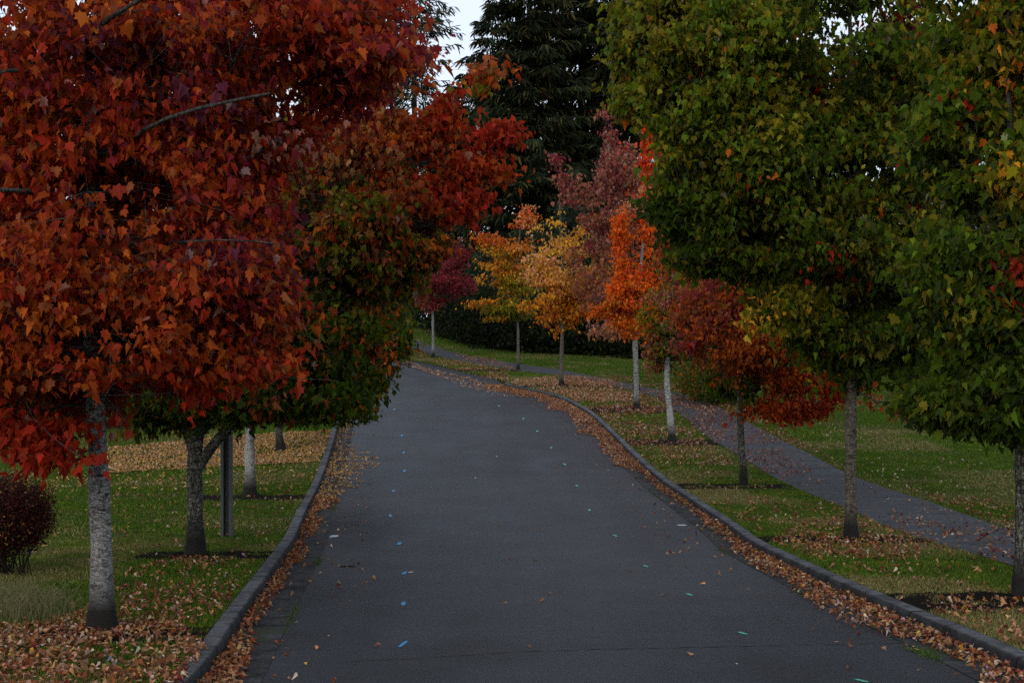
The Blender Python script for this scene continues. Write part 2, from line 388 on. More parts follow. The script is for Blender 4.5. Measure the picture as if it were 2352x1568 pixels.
# paint marks and crack on the asphalt (parts of the road)
M_BLUE, M_GREEN, M_WHITE = paint("paint_blue", (.03, .30, .62)), paint("paint_green", (.08, .50, .36)), paint("paint_white", (.55, .60, .68))
def mark(px, py, wpx, lpx, skew, mat, seed):
    r = np.random.default_rng(seed); x, z = P(px, py, True); hx = wpx * .7 * z / FP / 2; lpx = lpx * .72
    z0, z1 = float(zrow(py + lpx / 2, True)), float(zrow(py - lpx / 2, True)); V = []; n = 8
    for k in range(n + 1):
        t = k / n; zz = z0 + (z1 - z0) * t; cx = x + skew * hx * (2 * t - 1); wd = hx * (.55 + .45 * math.sin(math.pi * min(max(t, .08), .92))) * r.uniform(.75, 1.15)
        for s in (-1, 1):
            xx = float(cx + s * wd); tt = (xx - float(kl(zz))) / (float(kr(zz)) - float(kl(zz))); V.append((xx, zz, float(road_h(zz)) + .006))
    Fc = [(2 * k, 2 * k + 1, 2 * k + 3, 2 * k + 2) for k in range(n)]
    return mesh_obj("paint_mark", V, Fc, mat, parent=ROAD)
sd = 0
for px, py, wp, lp, sk in [(926, 1479, 15, 19, 1.0), (927, 1386, 17, 12, -.2), (929, 1316, 17, 9, .2), (917, 1248, 15, 8, 0), (897, 1184, 12, 8, -.7), (904, 1127, 10, 7, 0),
                           (929, 1081, 10, 7, 0), (927, 1039, 8, 6, 0), (923, 1000, 8, 5, 0), (906, 940, 8, 4, 0)]:
    sd += 1; mark(px, py, wp, lp, sk, M_BLUE, sd)
for px, py, wp, lp, sk in [(1979, 1563, 26, 10, -.9), (1706, 1454, 20, 8, -.8), (1583, 1365, 16, 7, -.6), (1483, 1300, 14, 6, -.4), (1413, 1230, 12, 6, -.6), (1354, 1171, 11, 6, .3),
                           (1325, 1115, 10, 5, -.3), (1297, 1066, 10, 5, -.3), (1266, 1028, 8, 4, 0), (1234, 990, 8, 4, 0), (1202, 961, 7, 4, 0), (1146, 932, 6, 3, 0)]:
    sd += 1; mark(px, py, wp, lp, sk, M_GREEN, sd)
for px, py, wp, lp in [(768, 1231, 32, 6), (712, 1244, 30, 6), (943, 1314, 18, 4), (1566, 1206, 34, 4), (1092, 1097, 4, 4), (1692, 1524, 7, 3)]:
    sd += 1; mark(px, py, wp, lp, 0, M_WHITE, sd)
def crack(pts, width, seed):
    r = np.random.default_rng(seed); px = np.linspace(pts[0][0], pts[-1][0], 130); py = np.interp(px, [p[0] for p in pts], [p[1] for p in pts])
    x, z = P(px, py, True); z = z + np.convolve(r.normal(0, .02, len(z)), np.ones(3) / 3, mode='same'); V = []; Fc = []
    wd = width * (np.abs(np.sin(px * .045)) ** 2 * .8 + .25) * r.uniform(.4, 1.2, len(px))
    for k in range(len(x)):
        V += [(x[k], z[k] - wd[k], float(road_h(z[k])) + .004), (x[k], z[k] + wd[k], float(road_h(z[k])) + .004)]
        if k: Fc.append((2 * k - 2, 2 * k, 2 * k + 1, 2 * k - 1))
    return mesh_obj("crack", V, Fc, M_CRACK, parent=ROAD)
M_CRACK = plain("crack_dark", (.008, .008, .009), 1)
crack([(774, 1521), (1000, 1508), (1205, 1495), (1665, 1484), (2089, 1476)], .016, 5)

# ------------------------------------------------------------------ leaf meshes
def tmpl(outline):
    """half outline from base to tip -> two mirrored half-blades folded on the midrib"""
    o = np.array(outline, dtype=float); n = len(o)
    R = np.stack([o[:, 0], o[:, 1], np.abs(o[:, 0]) * .45 - .28 * o[:, 1] ** 2], 1); L = R * [-1, 1, 1]
    v = np.vstack([R, L[::-1]]); f = np.array([list(range(n)), list(range(n, 2 * n))])
    return v, f
T_MAPLE = tmpl([(0, 0), (.22, -.10), (.27, .10), (.52, .22), (.40, .36), (.46, .62), (.24, .58), (.16, .78), (0, 1.05)])
T_LEAF = tmpl([(0, 0), (.34, .12), (.40, .42), (.16, .62), (0, 1.0)])
T_SMALL = tmpl([(0, 0), (.40, .38), (0, 1.0)])
T_STRIP = tmpl([(0, 0), (.10, .3), (.07, .75), (0, 1.0)])

def unit(v): return v / np.maximum(np.linalg.norm(v, axis=-1, keepdims=True), 1e-9)
def leaves(name, pos, size, axis, nrm, col, T, mat, parent=None, origin=(0, 0, 0), rng=RNG, kvar=1.0):
    n = len(pos); tv, tf = T; m = len(tv)
    a = unit(axis); nn = unit(nrm - (nrm * a).sum(1, keepdims=True) * a); b = np.cross(a, nn)
    k = rng.uniform(-.4, 2.2, (n, 1, 1)) * kvar; wx = rng.uniform(.45, 1.1, (n, 1, 1))
    V = pos[:, None, :] + size[:, None, None] * (tv[None, :, 0:1] * wx * b[:, None, :] + tv[None, :, 1:2] * a[:, None, :] + tv[None, :, 2:3] * k * nn[:, None, :])
    Fc = (tf[None] + (np.arange(n) * m)[:, None, None]).reshape(-1, tf.shape[1])
    return mesh_obj(name, V.reshape(-1, 3), Fc, mat, parent=parent, col=np.repeat(col, m, axis=0), origin=origin)

# leaf colours (albedo)
C = dict(red=(.37, .034, .010), rust=(.42, .072, .010), crim=(.22, .018, .022), purp=(.14, .024, .042), brn=(.34, .095, .028), org=(.62, .15, .014), flame=(.88, .17, .012),
         hot=(.88, .10, .022), yel=(.85, .46, .045), gold=(.78, .34, .022), peach=(.78, .36, .15), tan=(.48, .22, .065), pink=(.46, .20, .15), dust=(.38, .14, .09), olive=(.19, .165, .010),
         grn=(.085, .135, .006), dgrn=(.042, .072, .005), lgrn=(.17, .23, .014), ygrn=(.30, .26, .012), wine=(.27, .036, .045), pale=(.30, .32, .24), brt=(.50, .035, .016))
def pal(rng, n, spec, cluster=None, coh=.6):
    names = list(spec); wts = np.array([spec[k] for k in names], float); wts /= wts.sum()
    i = rng.choice(len(names), n, p=wts)
    if cluster is not None:
        ci = rng.choice(len(names), int(cluster.max()) + 1, p=wts); i = np.where(rng.random(n) < coh, ci[cluster], i)
    c = np.array([C[k] for k in names])[i]
    return np.clip(c * .86 * rng.lognormal(0, .20, (n, 1)) * rng.lognormal(0, .07, (n, 3)), 0, .9)

# ------------------------------------------------------------------ woody skeletons
def tube(path, radii, sides=10, wob=0, rng=None):
    path = np.array(path, float); d = unit(np.gradient(path, axis=0)); V = []; n = len(path)
    ref = np.array([0.0, 1.0, 0.0]); ang = np.linspace(0, 2 * np.pi, sides, endpoint=False)
    for i in range(n):
        u = np.cross(d[i], ref); u /= np.linalg.norm(u); v = np.cross(d[i], u)
        r = radii[i] * (1 + (rng.normal(0, wob, sides) if wob else 0))
        V.append(path[i] + (np.cos(ang) * r)[:, None] * u + (np.sin(ang) * r)[:, None] * v)
    V = np.vstack(V); Fc = []
    for i in range(n - 1):
        for k in range(sides):
            a, b_ = i * sides + k, i * sides + (k + 1) % sides; Fc.append((a, a + sides, b_ + sides, b_))
    return V, Fc
def frusta(p0, p1, r0, r1, sides=5):
    d = unit(p1 - p0); ref = np.where(np.abs(d[:, 2:3]) > .9, np.array([[1.0, 0, 0]]), np.array([[0, 0, 1.0]]))
    u = unit(np.cross(d, ref)); v = np.cross(d, u); ang = np.linspace(0, 2 * np.pi, sides, endpoint=False)
    ring = np.cos(ang)[None, :, None] * u[:, None] + np.sin(ang)[None, :, None] * v[:, None]
    A0 = p0[:, None] + ring * r0[:, None, None]; A1 = p1[:, None] + ring * r1[:, None, None]
    V = np.concatenate([A0, A1], 1).reshape(-1, 3); k = np.arange(sides); q = np.stack([k, k + sides, (k + 1) % sides + sides, (k + 1) % sides], 1)
    Fc = (q[None] + (np.arange(len(p0)) * 2 * sides)[:, None, None]).reshape(-1, 4)
    return V, Fc
def smooth_path(pts, n):
    pts = np.array(pts, float); s = np.concatenate([[0], np.cumsum(np.linalg.norm(np.diff(pts, axis=0), axis=1))]); t = np.linspace(0, s[-1], n)
    q = np.stack([np.interp(t, s, pts[:, i]) for i in range(3)], 1)
    for _ in range(3): q[1:-1] = (q[:-2] + 2 * q[1:-1] + q[2:]) / 4
    return q

def broadleaf(key, trunk_px, blobs, r0, nclus, nleaf, lsize, T, bark, label, group=None, limbs=(), seed=1, z=None, spread=.3, zf=.42, gap=.62, twig_r=.0035, name="maple_tree", coh=.6, hang=50, droop=.0):
    """blobs: (px, py, dz, rpx, rpy, rz, weight, palette) on the tree's own distance"""
    rng = np.random.default_rng(seed); z = ZT[key] if z is None else z; s = z / FP
    base = A(trunk_px[0][0], trunk_px[0][1], z); base[2] = float(turf(base[0], z)) - .03
    tp = [base] + [A(px, py, z) for px, py in trunk_px[1:]]; path = smooth_path(tp, 26); path[1:, 0] += np.cumsum(rng.normal(0, .008, 25)) * (np.arange(1, 26) < 14) + np.where(np.arange(1, 26) < 14, 0, 0)
    path[:, 1] += np.cumsum(rng.normal(0, .012, 26)); path[0] = base
    hgt = path[:, 2] - base[2]; f = np.linspace(0, 1, 26)
    rr = r0 * (1 - .72 * f ** 1.2) + r0 * .6 * np.exp(-hgt / .16)
    root = empty(name, base); tag(root, label, "tree", group)
    # crown samples
    wts = np.array([b[6] for b in blobs], float); wts /= wts.sum(); bi = rng.choice(len(blobs), nclus, p=wts)
    B = np.array([[*A(b[0], b[1], z), b[3] * s, b[5], b[4] * s] for b in blobs]); B[:, 1] += [b[2] for b in blobs]
    nclus = int(nclus * 1.9); bi = rng.choice(len(blobs), nclus, p=wts)
    d = unit(rng.normal(0, 1, (nclus, 3))) * (rng.random((nclus, 1)) ** .42); poke = rng.random((nclus, 1)) < .12; d = np.where(poke, d * rng.uniform(1.05, 1.3, (nclus, 1)), d)
    tg = B[bi, :3] + d * B[bi][:, [3, 4, 5]]
    # skeleton
    nodes = [p for p in path]; par = [i - 1 for i in range(26)]; ok = [h > 1.5 for h in hgt]; plen = list(hgt)
    limb_ids = []
    for lp, lr in limbs:
        q = smooth_path([A(a, b_, z + dz) for a, b_, dz in lp], 9); j = int(np.argmin(np.linalg.norm(np.array(nodes) - q[0], axis=1)))
        for k in range(9):
            nodes.append(q[k]); par.append(j); ok.append(k > 2); plen.append(plen[j] + (.0 if k == 0 else np.linalg.norm(q[k] - q[k - 1]))); j = len(nodes) - 1
        limb_ids.append(list(range(len(nodes) - 9, len(nodes))))
    nbase = len(nodes); ctr = path[14]
    order = np.argsort(np.linalg.norm(tg - ctr, axis=1)); seg = []; tip = np.zeros(nclus, int); NA = np.zeros((nbase + nclus * 5, 3)); NA[:nbase] = nodes
    PL = np.zeros(len(NA)); PL[:nbase] = plen; OK = np.zeros(len(NA), bool); OK[:nbase] = ok; cnt = nbase; par = par + [0] * (nclus * 5)
    for t in order:
        dv = tg[t] - NA[:cnt]; dist = np.linalg.norm(dv, axis=1)
        cost = dist + .22 * PL[:cnt] + np.where(dv[:, 2] < -.1, .6 * (-dv[:, 2]), 0) + np.where(OK[:cnt], 0, 1e3)
        j = int(np.argmin(cost)); L = dist[j]; m = int(np.clip(np.ceil(L / .45), 2, 5)); p0 = NA[j].copy(); prev = j
        side = rng.normal(0, .06 * L, 3); side[2] = abs(side[2]) * .6 + .07 * L
        for k in range(1, m + 1):
            u = k / m; q = p0 + (tg[t] - p0) * u + side * 4 * u * (1 - u) * .6
            NA[cnt] = q; PL[cnt] = PL[prev] + np.linalg.norm(q - NA[prev]); OK[cnt] = True; par[cnt] = prev; prev = cnt; cnt += 1
        tip[t] = prev
    par = np.array(par[:cnt]); NA = NA[:cnt]; acc = np.zeros(cnt); acc[tip] += twig_r ** 2.3
    for i in range(cnt - 1, nbase - 1, -1): acc[par[i]] += acc[i] if acc[i] > 0 else 0
    rad_ = np.maximum(acc, twig_r ** 2.3) ** (1 / 2.3); rad_ = np.minimum(rad_, r0 * .55)
    pr = rad_[par[nbase:]]; pr = np.where(par[nbase:] < 26, np.minimum(pr, rad_[nbase:] * 1.5), np.minimum(pr, rad_[nbase:] * 1.6))
    V, Fc = frusta(NA[par[nbase:]], NA[nbase:], pr, rad_[nbase:] * 1.02)
    # side twigs
    nt_ = nclus * 3; ti = rng.integers(nbase, cnt, nt_); q0 = NA[ti]; dd = unit(rng.normal(0, 1, (nt_, 3)) * [1, 1, .5]) * rng.uniform(.25, .8, (nt_, 1)) * (spread / .3)
    V2, F2 = frusta(q0, q0 + dd, np.full(nt_, twig_r * .9), np.full(nt_, twig_r * .4), 3)
    mesh_obj("branches", np.vstack([V, V2]), [tuple(x) for x in Fc] + [tuple(x) for x in (F2 + len(V))], M_TWIG, parent=root, smooth=True, origin=base)
    rr = rr * (1 + .05 * np.sin(np.arange(26) * 1.9 + seed) + rng.normal(0, .03, 26)); TV, TF = tube(path, rr, 14, .05, rng); TV = list(TV); TF = list(TF)
    for ids, (lp, lr) in zip(limb_ids, limbs):
        lv, lf = tube(NA[ids], np.linspace(lr, lr * .4, 9) * (1 + rng.normal(0, .05, 9)), 10, .05, rng)
        mesh_obj("limb", lv, lf, bark if lr > .06 else M_TWIG, parent=root, smooth=True, origin=base)
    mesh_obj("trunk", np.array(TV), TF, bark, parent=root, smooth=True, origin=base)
    # leaves: clustered round the twig ends, hanging
    ci = rng.integers(0, nclus, nleaf); back = rng.random(nleaf)
    nd = tip[ci].copy()
    for _ in range(3):
        up_ = (rng.random(nleaf) < .42) & (par[nd] >= nbase); nd = np.where(up_, par[nd], nd)
    e0 = NA[par[nd]]; e1 = NA[nd]; pos = e1 + (e0 - e1) * back[:, None] * 1.0 + rng.normal(0, 1, (nleaf, 3)) * np.array([spread * .6, spread * .6, spread * zf])
    pos[:, 2] -= np.abs(rng.normal(0, droop, nleaf)) if droop else 0
    cc = B[:, :3].mean(0); outw = unit((pos - cc) * [1, 1, 0]); hz = unit(outw * .6 + rng.normal(0, .9, (nleaf, 3)) * [1, 1, .2])
    th = np.radians(rng.normal(hang, 30, nleaf)); ax = hz * np.cos(th)[:, None] - np.array([0, 0, 1.0]) * np.sin(th)[:, None]
    nr = np.array([0, 0, 1.0]) + hz * .6 + rng.normal(0, .7, (nleaf, 3)); sz = lsize * np.clip(rng.lognormal(-.05, .28, nleaf), .45, 1.6)
    col = np.zeros((nleaf, 3))
    for b in range(len(blobs)):
        mk = bi[ci] == b
        if mk.any(): col[mk] = pal(rng, mk.sum(), blobs[b][7], ci[mk], coh)
    q_ = (pos - base) / gap; nz = (noise2(q_[:, 0] + seed, q_[:, 2] * 1.7, 1.0) + noise2(q_[:, 1] + 3.1 * seed, q_[:, 2] * 1.7 + 7, 1.0) + noise2(q_[:, 0] * 1.1 + 11, q_[:, 1] * 1.1 + seed, 1.0)) / 3
    kp = (nz > .455) | (rng.random(nleaf) < np.clip((nz - .30) / .155, 0, 1) ** 2.0 * .8)
    pos, sz, ax, nr, col = pos[kp], sz[kp], ax[kp], nr[kp], col[kp]; nleaf = len(pos)
    pm = rng.random(nleaf) < .005; col[pm] = col[pm] * .5 + np.array([.20, .15, .13])
    leaves("crown", pos, sz, ax, nr, col, T, M_LEAF, parent=root, origin=base, rng=rng)
    return root

def ch(x0, y0, x1, y1, r0, r1, wt, pl, dz=0.0, m=5):
    return [(x0 + (x1 - x0) * k / (m - 1), y0 + (y1 - y0) * k / (m - 1), dz, r0 + (r1 - r0) * k / (m - 1), (r0 + (r1 - r0) * k / (m - 1)) * 1.1, .012 * (r0 + (r1 - r0) * k / (m - 1)), wt / m * (1.3 - .6 * k / (m - 1)), pl) for k in range(m)]
STREET = "autumn maples planted along the kerbs"
# palettes
pR = dict(red=7, rust=5.5, crim=2.0, purp=.5, brn=1.8, org=.7, pink=.12, gold=.05)
pRd = dict(crim=3, purp=1.6, red=4, rust=2.5, brn=1.5, pink=.3)
pRr = dict(red=4, rust=4.5, org=.9, brn=1.3)
broadleaf("L1", [(235, 1450), (230, 1200), (222, 950), (212, 820), (200, 560), (212, 300), (230, 0), (240, -260)],
          [(250, 480, .2, 400, 330, 2.2, 4.2, pR), (300, 720, -.5, 360, 190, 1.7, 2.6, pRr), (100, 820, -.4, 310, 135, 1.6, 1.6, pRr), (180, 120, 0, 480, 300, 2.2, 1.75, pR),
           (560, 130, -.2, 400, 230, 1.7, 1.35, pRd), (790, 50, -.3, 120, 170, .9, .5, pRd), (905, 165, -1.0, 80, 28, .5, .09, pRd), (200, -350, 0, 650, 280, 2.6, 1.3, pR),
           (560, 640, -.9, 90, 90, .7, .4, pRd), (165, 985, -.9, 40, 30, .3, .08, dict(red=3, brt=1)), (400, 870, -.6, 60, 45, .4, .14, dict(red=3, brt=1, rust=1)), (50, 945, -.6, 100, 40, .6, .2, pRr), (190, 1030, -1.0, 22, 16, .2, .04, dict(red=3, brt=1)), (300, 915, -.8, 32, 30, .3, .07, dict(red=3, brt=1)), (425, 915, -.7, 34, 22, .3, .08, dict(red=3, brt=1, crim=1)), (20, 990, -.6, 40, 20, .3, .05, pRr), (610, 700, -.7, 60, 40, .5, .2, pRd),
           (-300, 400, 0, 330, 520, 2.2, 2.4, pR)],
          .115, 680, 138000, .088, T_MAPLE, M_BARK, "large crimson and rust maple at the left edge on a thick mottled grey trunk", STREET,
          limbs=[([(205, 700, 0), (300, 560, -.3), (470, 420, -.5), (640, 320, -.6)], .05), ([(205, 500, 0), (120, 330, -.3), (-60, 240, -.6)], .05),
                 ([(210, 400, 0), (330, 200, .3), (420, 40, .6), (520, -140, .8)], .05), ([(215, 250, 0), (500, 160, -.3), (760, 100, -.4), (920, 20, -.5)], .04),
                 ([(205, 520, 0), (130, 450, -1.0), (60, 432, -1.7), (-50, 436, -1.9)], .04), ([(208, 330, 0), (130, 200, -1.1), (60, 130, -1.7), (-40, 175, -1.9)], .04), ([(212, 200, 0), (190, 70, -1.3), (300, 16, -1.8), (420, -60, -2)], .035), ([(208, 420, 0), (330, 280, -1.4), (470, 240, -1.8), (620, 215, -2)], .03),
                 ([(225, 760, 0), (430, 800, -.4), (540, 830, -.7), (600, 868, -.8), (690, 886, -.8), (762, 872, -.9)], .007), ([(222, 740, 0), (440, 770, -.5), (560, 800, -.8), (600, 812, -.7), (655, 845, -1.0)], .007), ([(212, 640, 0), (20, 860, -.9), (60, 985, -1.3), (180, 1046, -1.4)], .010), ([(215, 560, 0), (400, 560, -1.2), (560, 540, -1.8), (640, 560, -1.9)], .014)], seed=11, spread=.32, zf=.32, gap=.5, coh=.5)
pG2 = dict(dgrn=5, grn=4, olive=2, org=.5, brn=.5, rust=.3)
pM2 = dict(brn=3, olive=4.4, tan=1.6, rust=1.6, grn=3, org=1.0, dgrn=2.6)
pT2 = dict(red=4, rust=4, brt=1.2, brn=2, org=2, olive=.6)
broadleaf("L2", [(448, 1272), (447, 1150), (449, 1060), (452, 1000), (470, 880), (500, 700), (520, 450)],
          [(600, 880, 0, 300, 85, 2.0, 2.8, pG2), (760, 760, 0, 140, 130, 1.6, 1.6, dict(dgrn=3, grn=3, olive=2, org=.8, rust=.8)), (700, 560, 0, 240, 190, 2.0, 3.2, pM2), (880, 560, 0, 120, 130, 1.4, 1.6, dict(olive=4, brn=3, rust=1.4, dgrn=2, org=1, grn=1)),
           (880, 500, 0, 105, 80, 1.2, 1.5, dict(rust=3, brn=3, olive=4, red=1.5, org=1, grn=1)), (960, 500, 0, 60, 60, .8, .45, pT2), *ch(950, 420, 1118, 165, 30, 8, .20, pT2), *ch(1000, 470, 1150, 300, 30, 12, .22, dict(brt=2, red=4, rust=2)), *ch(1000, 510, 1150, 395, 30, 12, .20, dict(brt=2, red=4, rust=2)), *ch(920, 400, 1030, 240, 34, 12, .22, pT2), *ch(980, 540, 1090, 470, 30, 14, .14, pT2), *ch(940, 580, 1020, 560, 34, 22, .15, pM2), *ch(880, 300, 960, 130, 34, 14, .18, pT2), (820, 330, .3, 160, 130, 1.6, 1.4, dict(tan=3, org=2, brn=3, rust=3, red=1)),
           (600, 330, .6, 240, 210, 1.6, 1.2, pM2), (360, 780, .3, 200, 150, 1.4, 1.2, pG2), (700, 400, 0, 140, 120, 1.2, .7, dict(tan=4, brn=2, org=1.5, pink=1)), (330, 930, .4, 130, 55, 1.2, .8, pG2), (890, 130, .3, 80, 110, .8, .28, dict(org=2, rust=3, tan=2, brn=2))],
          .125, 640, 120000, .096, T_MAPLE, M_BARKM, "forked mossy-trunked maple, dark green below and red at its right tips", STREET,
          limbs=[([(450, 1060, 0), (425, 985, .1), (395, 900, .2), (360, 760, .3)], .075), ([(452, 1075, 0), (500, 1000, -.1), (560, 940, -.2), (640, 850, -.2), (800, 700, -.3)], .085),
                 ([(460, 960, 0), (640, 700, .2), (860, 500, .2), (1040, 380, .2)], .05)], seed=23, spread=.27, zf=.36, gap=.55)
pG3 = dict(dgrn=4, grn=4, olive=2, rust=.7, org=.7, red=.4)
broadleaf("L3", [(575, 1140), (573, 1000), (577, 900), (600, 760), (620, 600)],
          [(740, 800, 0, 190, 120, 2.2, 3, pG3), (830, 690, 0, 115, 130, 1.6, 2, pG3), (800, 860, 0, 90, 70, 1.2, 1, pG3), (650, 600, 0, 180, 200, 2, 2, dict(olive=2, grn=2, rust=2, brn=2)), (900, 600, .5, 80, 110, 1.2, 1.0, dict(rust=3, red=2, olive=2, brn=2)),
           (750, 945, 0, 110, 22, 1.4, .5, dict(dgrn=3, grn=1)), (840, 800, -.8, 60, 60, .5, .35, dict(org=2, rust=2, red=1, grn=1)), (560, 900, 0, 100, 60, 1.4, .8, pG3), (880, 780, 0, 45, 60, .8, .5, pG3)],
          .125, 340, 58000, .112, T_LEAF, M_BARKW, "dark green and orange maple on a speckled pale trunk behind the grey post", STREET, seed=31, spread=.36, zf=.3)
broadleaf("L4", [(645, 1035), (640, 980), (642, 880), (650, 700)],
          [(680, 790, 0, 130, 120, 2.2, 3, pG3), (760, 680, 0, 120, 170, 2.2, 3, dict(olive=2, brn=2, tan=2, org=1)), (700, 930, 0, 90, 22, 1.5, .4, dict(rust=2, dgrn=3))],
          .12, 170, 18000, .14, T_LEAF, M_BARKM, "farthest left maple, its short brown trunk flaring in yellow fallen leaves", STREET, seed=37, spread=.34)

pG = dict(grn=5, dgrn=3.2, olive=3, lgrn=1.2, ygrn=.35, org=.12, brt=.1)
pGo = dict(olive=4.5, grn=2.5, lgrn=3, ygrn=1.2, org=.25, dgrn=.6)
broadleaf("T1", [(1956, 1238), (1955, 1050), (1957, 880), (1962, 700), (1965, 500), (1960, 250), (1950, -50)],
          [(1950, 470, 0, 360, 230, 2.6, 5, pG), (1700, 330, 0, 220, 180, 2.2, 2.6, pGo), (1650, 120, 0, 190, 160, 2, 2.2, pGo), (1960, 120, 0, 330, 240, 2.6, 2.5, pG), (1900, -250, 0, 420, 200, 2.6, 2.4, pGo), (1470, 130, 0, 45, 26, .4, .15, pGo), *ch(1580, 230, 1425, 115, 40, 12, .3, pGo), *ch(1620, 320, 1485, 215, 40, 12, .3, pGo), *ch(1600, 60, 1430, 10, 40, 20, .3, pGo), *ch(1660, 420, 1545, 385, 36, 12, .25, dict(grn=3, dgrn=2)), *ch(1660, 540, 1520, 480, 36, 12, .25, dict(grn=3, dgrn=3)), *ch(1700, 600, 1560, 590, 34, 14, .2, dict(grn=3, olive=2)), *ch(1800, 640, 1740, 740, 40, 20, .3, dict(ygrn=2, olive=3, yel=.4, grn=2)),
           (1960, 720, 0, 170, 130, 1.6, 2.0, pG), (2120, 680, 0, 170, 150, 1.8, 2.0, dict(grn=4, dgrn=5)), (2170, 260, 0, 110, 230, 1.5, .85, pG), (1600, 40, 0, 150, 90, 1.4, .9, dict(olive=3, lgrn=3, ygrn=2, grn=1)), (1600, 520, 0, 55, 45, .7, .3, dict(dgrn=3, grn=3)), (1700, 560, 0, 150, 60, 1.2, 1.1, dict(grn=4, dgrn=3, olive=2)), (1830, 700, -.6, 55, 60, .5, .35, dict(ygrn=2, yel=.7, olive=3, grn=1)),
           (1590, 410, 0, 40, 25, .5, .15, dict(dgrn=3, grn=3)), (1480, 230, 0, 40, 30, .4, .2, pGo), (2010, 850, 0, 60, 35, .8, .3, dict(grn=3, dgrn=3)), (1500, 30, 0, 80, 90, 1, .5, pGo),
           (1880, 180, .5, 30, 25, .4, .06, dict(brt=3, org=1)), (1930, 470, .3, 50, 40, .5, .14, dict(brt=2, rust=3, org=2)), (1730, 130, .4, 40, 40, .5, .12, dict(org=3, rust=2)), (2060, 60, .5, 50, 60, .6, .12, dict(wine=1, red=2)), (1920, 610, .3, 70, 35, .6, .14, dict(rust=3, red=2, org=1))],
          .10, 950, 190000, .106, T_MAPLE, M_BARKT, "big wide green maple on a brown trunk between kerb and path", STREET,
          limbs=[([(1957, 860, 0), (1850, 640, -.4), (1720, 580, -.6)], .04), ([(1962, 700, 0), (1820, 480, 0), (1660, 330, 0), (1560, 210, 0)], .045), ([(1962, 640, 0), (2100, 450, .2), (2200, 300, .2)], .045)], seed=41, spread=.34, zf=.34, gap=.6)
pG0 = dict(dgrn=5, grn=5, olive=1.6, lgrn=.8)
broadleaf("T0", [(2350, 1370), (2349, 1200), (2352, 1000), (2345, 800), (2335, 500), (2325, 200), (2318, -150)],
          [(2250, 640, 0, 160, 180, 1.0, 2.2, pG0), (2380, 880, 0, 250, 90, 1.3, 2.6, dict(dgrn=5, grn=3)), (2420, 500, .3, 180, 260, 1.5, 2.6, pG0), (2360, 150, .3, 150, 200, 1.2, 1.0, dict(olive=3, grn=3, org=1, ygrn=1, gold=.6)), (2230, 320, .4, 100, 150, .8, .8, pG), (2270, 80, .4, 80, 120, .7, .45, dict(olive=3, grn=3, lgrn=1)),
           (2180, 930, 0, 90, 35, .6, .7, dict(grn=3, dgrn=3, olive=1)), (2600, 600, 0, 250, 420, 1.8, 3, pG0), (2400, -200, 0, 300, 200, 1.6, 1.6, pG), (2330, 640, -.5, 40, 60, .3, .18, dict(red=3, rust=2, org=1)), (2340, 430, -.5, 40, 60, .3, .14, dict(ygrn=2, gold=2, olive=2)),
           (2300, 960, 0, 120, 30, .8, .6, dict(dgrn=3, grn=1))],
          .098, 620, 112000, .106, T_MAPLE, M_BARKM, "nearest green maple, cut by the right edge, on a dark ridged trunk", STREET,
          limbs=[([(2350, 900, 0), (2305, 620, .2), (2285, 350, .4), (2280, 40, .5), (2278, -200, .5)], .07), ([(2348, 700, 0), (2330, 480, -.3), (2312, 220, -.4), (2318, -60, -.4)], .05), ([(2348, 820, 0), (2250, 700, -.2), (2180, 640, -.3)], .035)], seed=43, spread=.30, zf=.34, gap=.5)
pO = dict(rust=5, org=2.5, brn=3, red=2, crim=.6)
broadleaf("T2", [(1708, 1115), (1707, 1000), (1703, 890), (1712, 800), (1722, 700)],
          [(1740, 760, 0, 150, 100, 1.8, 3, dict(org=5, rust=4, brn=2)), (1640, 720, 0, 90, 90, 1.4, 1.8, dict(red=1, rust=4, wine=1.5, brn=4)), (1840, 850, 0, 80, 55, 1.2, 1.2, pO), (1700, 640, 0, 110, 60, 1.4, 1.2, dict(wine=2, rust=3, brn=3)),
           (1820, 935, -.5, 66, 28, .7, .5, dict(red=4, rust=5, crim=1)), (2045, 925, -.3, 60, 30, .6, .45, dict(red=5, rust=3)), (1920, 900, 0, 80, 35, .8, .4, dict(red=3, rust=3)), (1760, 780, -1, 90, 50, .6, .9, dict(org=4, rust=3, tan=1)), (1950, 780, .3, 130, 60, 1, .6, pO),
           (1690, 880, .5, 60, 30, .7, .35, dict(grn=3, dgrn=3, olive=1))],
          .095, 260, 36000, .115, T_LEAF, M_BARKM, "rust-orange maple with red sprays hanging beside the big green tree's trunk", STREET, seed=47, spread=.36, zf=.25, hang=60)
broadleaf("T3", [(1545, 1015), (1540, 960), (1534, 900), (1530, 840), (1535, 740), (1550, 600), (1560, 450)],
          [(1560, 730, 0, 75, 110, 1.6, 2.6, dict(brn=3, olive=3, dust=3, grn=2)), (1540, 800, 0, 50, 50, 1.1, .9, dict(olive=3, dgrn=3, brn=2)), (1570, 560, 0, 60, 120, 1.2, 1.6, dict(brn=2, rust=2, wine=2, olive=2)), (1560, 400, 0, 45, 65, .9, 1.0, dict(wine=4, crim=3, red=1)),
           (1620, 640, 0, 60, 80, 1.0, .8, dict(wine=3, rust=3)), (1500, 730, 0, 35, 50, .7, .5, dict(olive=3, gold=2, org=1)), (1500, 810, 0, 20, 50, .5, .3, dict(dust=3, brn=2))],
          .105, 230, 16000, .13, T_LEAF, M_BARKW, "leaning white-barked maple with thin brown and olive leaves", STREET, seed=53, spread=.28)
pF = dict(flame=5, hot=2.2, org=3)
